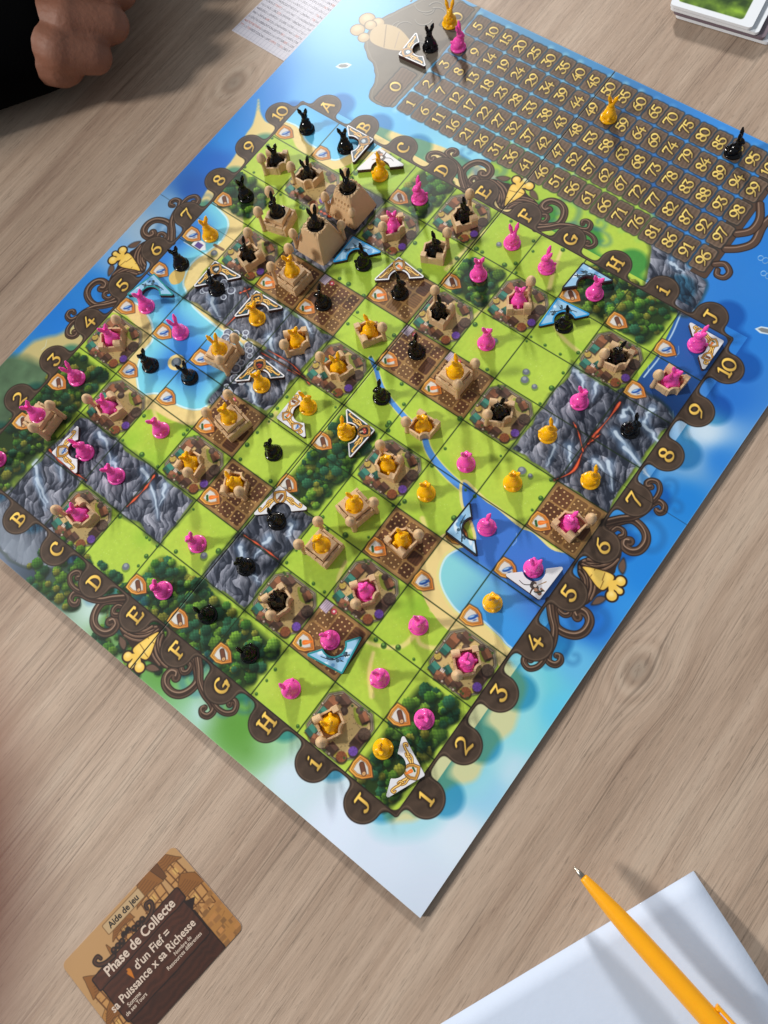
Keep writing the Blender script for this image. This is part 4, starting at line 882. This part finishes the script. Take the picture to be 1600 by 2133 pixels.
def token_art(style, edge, icon, seed):
    rg = np.random.RandomState(seed); cv = Canvas(336, 186, -.56, -.06, 300, C(222, 222, 226)); sl, X, Y = cv.win(-.56, -.06, .56, .56)
    d = polyd(X, Y, TRI); A = cv.aa
    GOLD = C(222, 165, 62); GD = C(120, 78, 24)
    def flourish():
        for sx in (-1, 1):
            for pts, w in (([(.04, .25), (.12, .24), (.18, .18), (.24, .16), (.30, .10), (.36, .06), (.38, .10), (.35, .12)], .018), ([(.08, .30), (.14, .26), (.20, .24), (.24, .19)], .013), ([(.20, .20), (.19, .15), (.23, .12)], .011)):
                q = smooth([(sx*x, y) for x, y in pts], 4, False); stroke(cv, q, w+.009, w*.6+.008, GD); stroke(cv, q, w, w*.5, GOLD); stroke(cv, q, w*.35, .003, C(250, 220, 140))
    if style in ('ornate', 'tower'):
        E_ = {'white': C(234, 234, 238), 'blue': C(28, 150, 215), 'teal': C(30, 140, 145), 'black': C(22, 26, 34)}[edge]
        cv.put(sl, np.ones_like(d), E_); inner = A(d+.030)
        if style == 'ornate':
            cv.put(sl, inner, C(26, 66, 78) if icon != 'carrot' else C(120, 84, 30))
            for _ in range(26): disc(cv, rg.uniform(-.4, .4), rg.uniform(0, .4), .02, C(80, 130, 140) if icon != 'mushroom' else C(40, 110, 70), alpha=.5)
            cv.put(sl, 1-inner, E_); flourish(); cv.put(sl, 1-A(d+.027), E_); shield(cv, 0, .285, icon, .26, (1, 0), (0, 1), True)
            cv.put(sl, A(np.abs(d+.030)-.004), C(30, 30, 34))
        else:
            cv.put(sl, inner, C(150, 196, 228))
            for _ in range(7): disc(cv, rg.uniform(-.35, .35), rg.uniform(.0, .35), rg.uniform(.03, .09), C(222, 238, 248), soft=.01, alpha=.9, ry=.03)
            for _ in range(5): disc(cv, rg.uniform(-.3, .3), rg.uniform(.0, .4), rg.uniform(.03, .08), C(84, 140, 190), soft=.01, alpha=.8)
            for a, b in ((-.02, .30), (.12, .2), (-.16, .22)):
                polyfill(cv, smooth([(a+rg.uniform(-.07, .07), b+rg.uniform(-.06, .06)) for _ in range(6)], 3), C(38, 52, 60)); disc(cv, a+.03, b-.03, .03, C(60, 92, 110))
            stroke(cv, smooth([(-.2, .24), (-.05, .22), (.1, .23), (.26, .12)], 4, False), .012, .006, C(36, 50, 58))
            cv.put(sl, 1-inner, E_)
    elif style == 'plain': flourish(); shield(cv, 0, .27, icon, .26, (1, 0), (0, 1), True)
    elif style == 'three':
        flourish()
        for (a, b), ic in zip(((-.25, .14), (0, .29), (.25, .14)), ('fish', 'carrot', 'log')): shield(cv, a, b, ic, .19, (1, 0), (0, 1), True)
    elif style == 'rabbit':
        for pts, w, c in (([(-.02, .40), (.03, .30), (.02, .22)], .035, C(120, 84, 66)), ([(.02, .30), (.08, .26), (.05, .2)], .045, C(78, 72, 70)), ([(-.06, .33), (-.10, .37)], .02, C(150, 110, 90)), ([(.02, .24), (.10, .33), (.13, .38)], .016, C(70, 50, 44)), ([(-.16, .22), (-.02, .26)], .008, C(150, 110, 60)), ([(-.08, .36), (.0, .38), (.06, .36)], .016, C(60, 66, 56)), ([(.05, .24), (.2, .22), (.27, .14)], .008, C(60, 50, 50))):
            stroke(cv, smooth(pts, 4, False) if len(pts) > 2 else pts, w, w*.6, c)
        disc(cv, .03, .26, .03, C(235, 225, 215)); disc(cv, .03, .33, .03, C(190, 140, 110))
    return np.clip(cv.a, 0, 1)
TOK = [((723, 260), (778, 293), (735, 335), 'ornate', 'white', 'pearl', 'white-edged triangle token with a pearl shield between the letters B and C'),
 ((744, 355), (791, 306), (841, 346), 'rabbit', '', '', 'white triangle token behind the yellow bunny at column C, row ten'),
 ((694, 547), (734, 491), (795, 526), 'tower', 'blue', '', 'blue-edged triangle token right of the tall castle at column D, row eight'),
 ((780, 583), (830, 536), (884, 577), 'ornate', 'white', 'carrot', 'white-edged gold triangle token on the farm square at column E, row eight'),
 ((403, 597), (451, 543), (500, 577), 'ornate', 'white', 'gem', 'white-edged triangle token with a grey gem at column B, row six'),
 ((489, 660), (533, 604), (589, 642), 'ornate', 'white', 'gold', 'white-edged triangle token with a gold nugget shield at column C, row six'),
 ((265, 614), (319, 569), (362, 615), 'tower', 'teal', '', 'teal-edged triangle token on the sea square beside label 5'),
 ((490, 795), (539, 739), (594, 786), 'ornate', 'white', 'spice', 'white-edged triangle token with a red fish shield at column D, row five'),
 ((625, 812), (577, 869), (636, 911), 'three', '', '', 'white triangle token with three small shields on the meadow at column E'),
 ((722, 851), (778, 895), (729, 954), 'ornate', 'white', 'mushroom', 'white-edged triangle token with a red mushroom at column F, row five'),
 ((532, 1073), (579, 1011), (640, 1062), 'plain', '', 'log', 'white triangle token with a log shield at column F, row three'),
 ((163, 887), (108, 943), (160, 985), 'plain', '', 'fish', 'white triangle token with a fish shield on the mountain at column B'),
 ((1121, 680), (1163, 619), (1230, 656), 'tower', 'blue', '', 'bright blue-edged triangle token on the meadow at column H, row nine'),
 ((1174, 602), (1216, 543), (1275, 587), 'tower', 'black', '', 'dark-edged triangle token on the forest at column H, row ten'),
 ((1435, 670), (1510, 712), (1464, 770), 'three', '', '', 'white triangle token with three shields in the corner between J and 10'),
 ((980, 1047), (928, 1108), (995, 1156), 'tower', 'black', '', 'black-edged triangle token where the river meets the sea at column I'),
 ((1053, 1195), (1125, 1250), (1172, 1180), 'rabbit', '', '', 'white triangle token with a hunter drawing on the sea at column J'),
 ((639, 1362), (714, 1403), (751, 1326), 'tower', 'teal', '', 'teal-edged triangle token on the farm at column H, row two'),
 ((839, 1534), (884, 1612), (805, 1662), 'plain', '', 'carrot', 'white triangle token with a carrot shield in the corner near label 1'),
 ((866, 59), (830, 114), (889, 144), 'ornate', 'white', 'pearl', 'white-edged triangle token with pale blue gems on the score track')]
core_m = {'w': plastic('token_core', srgb(70, 44, 38), .8), 'b': plastic('token_core_blue', srgb(30, 60, 90), .7), 't': plastic('token_core_teal', srgb(60, 80, 84), .7)}
TH = .082
for i, (e1, ap, e2, style, edge, icon, lab) in enumerate(TOK):
    zt = TH+(.0 if i != 0 else .0); p1, pa, p2 = [np.array(back(*q, zt)) for q in (e1, ap, e2)]
    M_ = (p1+p2)/2; xd = (p2-p1); xd[1] *= -1; ang = math.atan2(xd[1], xd[0]); yd = pa-M_; yd[1] *= -1; side = 1 if xd[0]*yd[1]-xd[1]*yd[0] > 0 else -1
    if side < 0: ang += math.pi
    cen = (p1+p2+pa)/3; nx, ny = -math.sin(ang), math.cos(ang); M_ = (cen[0]-nx*HT/3, cen[1]+ny*HT/3)
    lift = {0: .0}.get(i, 0)
    o = empty('triangle_token', M_[0], M_[1], lift, ang); o.rotation_euler = (0, 0, ang)
    tag(o, lab, 'token', 'triangular cardboard tokens')
    b = MB(); b.prism(TRI, 0, TH-.004); cm = core_m['w']
    n_ = len(TRI); b.build('cardboard', cm, False, o)
    me = mesh('printed_face', [(x, y, TH-.004) for x, y in TRI]+[(x, y, TH) for x, y in inset(TRI, .005)], [(k, (k+1) % n_, n_+(k+1) % n_, n_+k) for k in range(n_)]+[tuple(range(n_, 2*n_))], printed('token_print', token_art(style, edge, icon, i+5), .38, .03, 1500))
    uv = me.uv_layers.new(name='uv')
    for lp in range(len(me.loops)):
        x, y, z = me.vertices[me.loops[lp].vertex_index].co; uv.data[lp].uv = ((x/S+.56)/1.12, 1-(y/S+.06)/.62)
    link('printed_face', me, o)
# ---------------------------------------------------------------- help card with its lettering
def flat(name, P, z0, z1, mat, parent=None, face=None, org=(0, 0), uvbox=None):
    n = len(P); b = [(x, y, z0) for x, y in P]+[(x, y, z1) for x, y in P]
    me = mesh(name, b, [tuple(reversed(range(n))), tuple(range(n, 2*n))]+[(i, (i+1) % n, n+(i+1) % n, n+i) for i in range(n)], face or mat)
    if face: me.materials.append(mat)
    uv = me.uv_layers.new(name='uv'); x0, y0, x1, y1 = uvbox or (min(q[0] for q in P), min(q[1] for q in P), max(q[0] for q in P), max(q[1] for q in P))
    for p in me.polygons:
        if face: p.material_index = 0 if p.index == 1 else 1
        for li in p.loop_indices:
            x, y, z = me.vertices[me.loops[li].vertex_index].co; uv.data[li].uv = ((x/S-x0)/(x1-x0), (y/S-y0)/(y1-y0))
    return link(name, me, parent)
cA, cB, cC = [np.array(back(*q, TZ+.012)) for q in ((365, 1757), (505, 1925), (128, 2010))]
CW, CH = 2.37, 1.66
def card_art():
    cv = Canvas(int(CW*150), int(CH*150), 0, 0, 150, C(222, 190, 140)); rg = np.random.RandomState(3); H_, W_ = cv.H, cv.W
    n = noise(H_, W_, 8, 4, seed=21); sl, X, Y = cv.win(0, 0, CW, CH); K1, K2, K3 = C(206, 160, 92), C(168, 118, 58), C(120, 80, 40)
    def shape(pts, c, rag=.0):
        d = polyd(X, Y, pts)+n*rag; cv.put(sl, cv.aa(d-.008), np.asarray(c)*.55); cv.put(sl, cv.aa(d), c); return d
    shape([(0, 1.0), (.25, .9), (.6, .75), (1.0, .62), (1.5, .52), (2.4, .55), (2.4, 1.7), (0, 1.7)], K1, .05)
    for (x, y, w, h, lean, roof) in ((.30, 1.02, .34, .34, -.1, .30), (1.62, .60, .42, .36, .12, .36), (2.12, .62, .30, .44, -.08, .34), (1.02, .52, .34, .22, .05, .22), (2.10, 1.10, .4, .4, .05, .3), (.12, 1.45, .3, .3, .1, .24)):
        wall = [(x-w/2, y), (x-w/2+lean*.3, y-h), (x+w/2+lean*.3, y-h), (x+w/2, y)]; shape(wall, C(226, 184, 120), .01)
        for k in range(4): stroke(cv, [(x-w/2+w*k/3, y), (x-w/2+w*k/3+lean*.3, y-h)], .010, .010, K3)
        stroke(cv, [(x-w/2, y-h*.5), (x+w/2, y-h*.5)], .009, .009, K3); stroke(cv, [(x-w/2, y), (x, y-h*.5)], .008, .008, K3); stroke(cv, [(x+w/2, y), (x, y-h*.5)], .008, .008, K3)
        rectf(cv, x+.02, y-h*.72, .07, .09, 0, C(250, 220, 140)); rectf(cv, x+.02, y-h*.72, .01, .09, 0, K3)
        rp = [(x-w*.68, y-h+.04), (x-w*.2+lean, y-h-roof*.8), (x+lean*1.6, y-h-roof), (x+w*.45+lean, y-h-roof*.55), (x+w*.72, y-h+.04), (x, y-h-.02)]
        shape(rp, K2, .03)
        for k in range(7):
            yy = y-h-roof*.12*k; stroke(cv, smooth([(x-w*.55+w*.07*k, yy+.02), (x-w*.1, yy+.04), (x+w*.55-w*.06*k, yy+.02)], 3, False), .006, .006, K3, alpha=.7)
    shape([(1.86, .0), (1.92, .26), (1.99, .26), (2.0, .0)], K3, .01); shape([(.62, .62), (.68, .30), (.74, .62)], K2, .02)
    for _ in range(40):
        u, v = rg.uniform(0, CW), rg.uniform(.5, CH); a = rg.uniform(0, 3.1); stroke(cv, [(u, v), (u+.08*math.cos(a), v+.08*math.sin(a))], .005, .003, K3, alpha=.5)
    for _ in range(26): rectf(cv, rg.uniform(2.0, 2.37), rg.uniform(.9, 1.66), rg.uniform(.08, .16), .07, rg.uniform(-.1, .1), C(196, 150, 92)*rg.uniform(.8, 1.15))
    for (x0, y0, x1, y1, k) in ((.30, .92, 1.98, 1.66, .88), (.26, .70, 1.96, 1.34, 1.0), (.22, .50, 2.0, .71, 1.08)):
        d = rrect(X, Y, (x0+x1)/2, (y0+y1)/2, (x1-x0)/2, (y1-y0)/2, .03)+n*.02
        cv.put(sl, cv.aa(d-.016), C(30, 14, 10)); cv.put(sl, cv.aa(d), C(84, 48, 34)*k*(1+.10*np.sin(Y*60+n*9)+.08*noise(*X.shape, 20, 2, seed=6))[..., None])
    polyfill(cv, [(1.94, .72), (2.12, .80), (1.96, .92)], C(40, 20, 14))
    for x in (.42, 1.55):
        sg = 1 if x < 1 else -1; q = smooth([(x+sg*.25, .5), (x+sg*.1, .48), (x, .42), (x-.02*sg, .34), (x+.06*sg, .32), (x+.08*sg, .38)], 5, False); stroke(cv, q, .04, .03, C(36, 22, 16)); stroke(cv, q, .02, .014, C(92, 62, 46))
    for k in range(8): disc(cv, .72+k*.085, .44-.05*(k in (3, 4)), .05, C(44, 28, 20)); disc(cv, .72+k*.085, .43, .018, C(110, 74, 50))
    d = rrect(X, Y, 1.18, .135, .375, .082, .015); cv.put(sl, cv.aa(d-.01), C(130, 100, 60)); cv.put(sl, cv.aa(d), C(228, 212, 176))
    polyfill(cv, [(.66, .84), (.74, .84), (.70, .97)], C(240, 150, 30)); disc(cv, .70, .82, .04, C(230, 150, 50)); disc(cv, .67, .80, .02, C(90, 50, 30))
    return np.clip(cv.a*np.array([.80, .72, .64]), 0, 1)  # warm darkening over the whole print stands in for shade on the card
xd = np.array([cA[0]-cC[0], -(cA[1]-cC[1])]); ang = math.atan2(xd[1], xd[0])
card = empty('help_card', cC[0], cC[1], TZ); card.rotation_euler = (0, 0, ang); tag(card, 'brown printed help card lying on the table, headed Aide de jeu', 'card')
P = fillet([(0, -CH), (CW, -CH), (CW, 0), (0, 0)], [.09]*4, 5)
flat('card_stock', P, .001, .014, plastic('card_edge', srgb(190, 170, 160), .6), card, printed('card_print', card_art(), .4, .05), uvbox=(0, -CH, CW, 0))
cream = plastic('cream_ink', srgb(205, 185, 168), .6); dark_ink = plastic('dark_ink', srgb(30, 20, 16), .6)
def lettering(txt, x, y, size, mat, parent, bold=.01, z=.0165, shear=0, spacing=1):
    c = bpy.data.curves.new('lettering', 'FONT'); c.body = txt; c.size = size*S; c.offset = bold*size*S; c.align_x = 'CENTER'; c.align_y = 'CENTER'; c.resolution_u = 3; c.shear = shear; c.space_character = spacing
    o = bpy.data.objects.new('t', c); COL.objects.link(o); dg = bpy.context.evaluated_depsgraph_get(); me = bpy.data.meshes.new_from_object(o.evaluated_get(dg)); bpy.data.objects.remove(o)
    me.materials.clear(); me.materials.append(mat); me.name = 'lettering'; q = link('lettering', me, parent); q.location = (x*S, y*S, z*S); return q
for t_, x_, y_, w_, m_, b_ in (('Aide de jeu', 1.18, -.135, .60, dark_ink, .02), ('Phase de Collecte', 1.13, -.60, 1.40, cream, .022), ("d'un Fief =", 1.16, -.86, .70, cream, .018), ('sa Puissance x sa Richesse', 1.03, -1.04, 1.70, cream, .018),
    ('Nombre de', 1.53, -1.165, .34, cream, .01), ('Ressources différentes', 1.50, -1.24, .70, cream, .01), ('Somme', .52, -1.17, .25, cream, .01), ('de ses Tours', .50, -1.245, .41, cream, .01)):
    q = lettering(t_, x_, y_, .1, m_, card, b_); k_ = w_*S/max(1e-6, q.dimensions.x); k_ = w_*S/(max(v.co.x for v in q.data.vertices)-min(v.co.x for v in q.data.vertices))
    for v in q.data.vertices: v.co.x *= k_; v.co.y *= k_*1.08
# ---------------------------------------------------------------- sheet of numbers at the far edge
def sheet_art():
    cv = Canvas(1150, 440, 0, 0, 275, C(205, 203, 214)); rg = np.random.RandomState(8)
    for j in range(18): stroke(cv, [(0, .03+j*.1), (4.2, .03+j*.1)], .003, .003, C(150, 150, 170))
    for i in range(30):
        x = .05+i*.14; stroke(cv, [(x, 0), (x, 1.6)], .0025, .0025, C(160, 160, 178))
        for j in range(15):
            if i == 0: continue
            glyphs(cv, '%d' % rg.randint(10, 99), x+.07, .08+j*.1, .062, C(170, 80, 70) if rg.rand() < .15 else (C(60, 60, 80) if rg.rand() < .6 else C(140, 140, 155)), w=.09, adv=.75, xdir=(0, 1), ydir=(1, 0))
    return np.clip(cv.a, 0, 1)
s1, s2 = np.array(back(483, 63, TZ+.01)), np.array(back(592, 127, TZ+.01)); a_ = math.atan2(-(s2[1]-s1[1]), s2[0]-s1[0]); ln = float(np.linalg.norm(s2-s1))
sh = empty('number_sheet', s1[0], s1[1], TZ); sh.rotation_euler = (0, 0, a_); tag(sh, 'white sheet printed with a grid of small numbers beside the board', 'paper')
o = flat('paper', [(0, 0), (ln, 0), (ln, 4.2), (0, 4.2)], .001, .012, plastic('paper_white', srgb(215, 215, 224), .7), sh, printed('number_print', np.ascontiguousarray(np.rot90(sheet_art(), 1)), .5, .03))
# ---------------------------------------------------------------- cards in a clear tray, far right corner
b1, b2, b3 = [np.array(back(*q, .25)) for q in ((1397, 4), (1553, 50), (1602, -20))]
a_ = math.atan2(-(b2[1]-b1[1]), b2[0]-b1[0])
tray = empty('card_stack', b1[0], b1[1], TZ); tray.rotation_euler = (0, 0, a_); tag(tray, 'stack of white-bordered cards with a green picture on the far table', 'card stack')
def green_art():
    cv = Canvas(200, 240, 0, 0, 100, C(240, 244, 250)); n = noise(240, 200, 6, 4, seed=5); sl, X, Y = cv.win(0, 0, 2, 2.4)
    g = np.clip(.5+.9*n, 0, 1)[..., None]; m = cv.aa(rrect(X, Y, .93, 1.2, .80, 1.06, .08)); cv.put(sl, m, C(24, 44, 22)*(1-g)+C(150, 190, 60)*g); return np.clip(cv.a, 0, 1)
gp = printed('green_picture', green_art(), .3, .02); wc = plastic('card_white', srgb(236, 240, 246), .5); mv = plastic('card_back', srgb(120, 105, 115), .5)
for k, (dx, dz, wdt) in enumerate(((.16, .02, 2.0), (.10, .10, 1.93), (.02, .18, 1.86), (0, .26, 1.72))):
    P = fillet([(dx, 0-.02*k+.05), (dx+wdt, -.02*k+.05), (dx+wdt, 2.45), (dx, 2.45)], [.08]*4, 4); flat('card', P, dz, dz+.06, wc if k != 1 else mv, tray, gp if k == 3 else None)
# ---------------------------------------------------------------- white paper, slightly lifted
p0, pl, pr = [np.array(back(*q, TZ+.05)) for q in ((1446, 1815), (920, 2133), (1600, 2078))]
x_ = (pl-p0); x_ /= np.linalg.norm(x_); y_ = np.array([-x_[1], x_[0]]); y_ = y_ if y_ @ (pr-p0) > 0 else -y_
vs = []; fs = []; nx_, ny_ = 24, 20
for lay in (0, 1):
    for j in range(ny_+1):
        for i in range(nx_+1):
            s_, t_ = i/nx_*7.5, j/ny_*5.4; q = x_*s_+y_*t_; e = math.exp(-(s_/1.0))*.20*min(1, t_/1.2)*(1 if t_ > 0 else 1)+.03*math.sin(t_*1.3)*math.exp(-s_/2)
            vs.append((q[0], -q[1], .012+max(0, e)+(.012 if lay else 0)))
NN = (nx_+1)*(ny_+1)
for j in range(ny_):
    for i in range(nx_):
        a = j*(nx_+1)+i; fs.append((a, a+1, a+nx_+2, a+nx_+1)); fs.append((NN+a, NN+a+nx_+1, NN+a+nx_+2, NN+a+1))
rim = [i for i in range(nx_+1)]+[j*(nx_+1)+nx_ for j in range(1, ny_+1)]+[ny_*(nx_+1)+i for i in range(nx_-1, -1, -1)]+[j*(nx_+1) for j in range(ny_-1, 0, -1)]
for i in range(len(rim)): a, b_ = rim[i], rim[(i+1) % len(rim)]; fs.append((b_, a, NN+a, NN+b_))
me = mesh('paper_sheet', vs, fs, plastic('white_paper', srgb(202, 214, 234), .6, .02, 0, .15, 300), True); ps = link('paper_sheet', me); ps.location = W(p0[0], p0[1], TZ)
tag(ps, 'blank white sheet of paper under the yellow pen', 'paper')
# ---------------------------------------------------------------- pen
pt = np.array([*back(1196, 1806, .40), .40]); pe = np.array([*back(1530, 2180, .62), .62])
d = Vector((pe[0]-pt[0], -(pe[1]-pt[1]), pe[2]-pt[2])); L_ = 3.75; pen = empty('ballpoint_pen', pt[0], pt[1], pt[2]); pen.rotation_mode = 'QUATERNION'; pen.rotation_quaternion = d.to_track_quat('Z', 'Y')
tag(pen, 'yellow ballpoint pen with a metal tip pointing at the board', 'pen')
PY = plastic('pen_yellow', srgb(250, 172, 10), .38, .03, .1); MET, nt, b = new_mat('pen_metal'); b.inputs['Metallic'].default_value = 1; b.inputs['Base Color'].default_value = srgb(170, 165, 155); b.inputs['Roughness'].default_value = .25
MB().lathe([(.006, 0), (.014, .01), (.016, .05), (.034, .07), (.040, .13), (.046, .20)], n=20).build('tip', MET, True, pen)
MB().lathe([(.044, .175), (.058, .18), (.066, .21), (.088, .4), (.118, .75), (.138, 1.1), (.146, 1.6), (.148, 2.4), (.146, 3.5), (.12, 3.7), (.05, 3.74)], n=32).build('barrel', PY, True, pen)
cl = MB(); cl.box(-.045, .17, 2.38, .045, .215, 3.5, .012); cl.box(-.045, .12, 3.36, .045, .2, 3.5, .01); cl.ball((0, .175, 2.42), .045, 10); c_o = cl.build('clip', PY, False, pen); c_o.rotation_euler = (0, 0, PEN_ROLL)
# ---------------------------------------------------------------- person: fist and dark sleeve; unseen body added to shade this corner
def P3(x, y, z): u, v = back(x, y, z); return (u, -v, z)
SK2 = plastic('warm_skin', srgb(176, 104, 84), .6, .06, .1); SK = plastic('skin', srgb(132, 86, 66), .6, .16, .1, .9, 260)
ox = P3(150, 90, 0); hb = MB()
def C3(a, b, r0, r1): hb.cone(P3(*a), P3(*b), r0, r1, 14)
z0 = TZ
for k, p, dd, t in (((205, -110, 1.35), (290, -95, 1.2), (270, -75, .5), (215, -70, .3)), ((160, -26, 1.45), (248, -22, 1.25), (238, -5, .5), (180, 5, .3)), ((142, 44, 1.4), (232, 50, 1.15), (220, 64, .45), (165, 70, .3)), ((122, 104, 1.2), (196, 116, .95), (186, 112, .5), (150, 108, .4))):
    C3(k, p, .44, .37); C3(p, dd, .37, .32); C3(dd, t, .32, .3); hb.cone(P3(20, 40, 1.0), P3(*k), .62, .46, 14)
hb.cone(P3(*(150, -30, 1.2)), P3(*(130, 110, .95)), .5, .46, 14); hb.cone(P3(180, -20, .8), P3(150, 110, .7), .45, .45, 14)
C3((50, 98, .9), (122, 122, .9), .66, .56); C3((30, -40, .9), (120, -60, .9), .6, .5); C3((-140, 70, .85), (40, 60, .95), .62, .60)
me = remeshed(hb, 'hand', .05, SK, 6, .5)
person = empty('person', *back(-100, 100, 0), z=TZ); inv = Matrix.Translation(-person.location)
tag(person, 'person in a black long-sleeved top resting a closed fist on the table', 'person')
hand = link('hand', me, person); hand.location = -person.location
sb_ = MB()
def C4(a, b, r0, r1): sb_.cone(P3(*a), P3(*b), r0, r1, 20)
q2 = P3(-260, 150, 1.15); C4((70, 85, .95), (-260, 150, 1.15), .98, 1.35)
sb_.cone(q2, (-10.4, -8.4, 4.8), 1.35, 1.9, 20); sb_.cone((-10.4, -8.4, 4.8), (-13.2, -4, 8.2), 1.9, 2.3, 20)  # elbow and upper arm, out of view, raised to shade the fist
cloth_black = plastic('black_cloth', srgb(3, 3, 4), 1, .2, 0, .5, 400); cloth_black.node_tree.nodes['Principled BSDF'].inputs['Specular IOR Level'].default_value = .05
me = remeshed(sb_, 'sleeve', .12, cloth_black, 3, .5)
slv = link('sleeve', me, person); slv.location = -person.location
tb_ = MB()
for yy in (-3, 0, 3, 6, 9): tb_.cone((-13.4, yy, -6), (-13.2, yy, 7.6), 3.1, 2.8, 24)  # unseen body, stretched sideways to block window light from fist and table
tb_.cone((-13.3, -3, 7.7), (-13.3, 9.5, 7.7), 2.7, 2.7, 20)
me = remeshed(tb_, 'shade_torso', .2, bpy.data.materials['black_cloth'], 3, .5); tor = link('shade_torso', me, person); tor.location = -person.location
hd = MB(); hd.ball((-13, -3.5, 15), 2.3, 20, sq=(1, .85, 1.25)); hd.cone((-13.4, -3.2, 9), (-13, -3.4, 13.5), 1.3, 1.2, 14); me = remeshed(hd, 'head', .15, SK, 4, .5); hh_ = link('head', me, person); hh_.location = -person.location

# ---------------------------------------------------------------- the photographer's hand beside the lens, one fingertip at the picture's left edge
def lens(X, Y, Z): q = CC+RW.T @ np.array([X, Y, Z])/S; return tuple(q)
fb = MB(); f0, f1, f2 = lens(-.0127, .0062, .010), lens(-.020, .0075, .004), lens(-.040, .010, -.012)
fb.cone(f0, f1, .20, .22, 16); fb.cone(f1, f2, .22, .27, 16); fb.cone(f2, lens(-.080, .012, -.035), .27, .34, 16)
for k in range(3): fb.cone(lens(-.050-.004*k, .022+.018*k, -.016-.010*k), lens(-.085, .012+.014*k, -.038), .26, .34, 14)
fb.cone(lens(-.085, .006, -.036), lens(-.095, .040, -.058), .95, 1.0, 18)
me = remeshed(fb, 'hand', .05, SK2, 3, .5)
ph = empty('person', lens(-.09, .02, -.04)[0], -lens(-.09, .02, -.04)[1], lens(-.09, .02, -.04)[2]); tag(ph, 'blurred reddish fingertip of the person taking the picture, at the lens edge', 'person')
hh = link('hand', me, ph); hh.location = -ph.location
slb = MB(); slb.cone(lens(-.095, .034, -.055), lens(-.11, .16, -.20), 1.25, 1.5, 18); me = remeshed(slb, 'sleeve', .12, bpy.data.materials['black_cloth'], 3, .5); s2_ = link('sleeve', me, ph); s2_.location = -ph.location
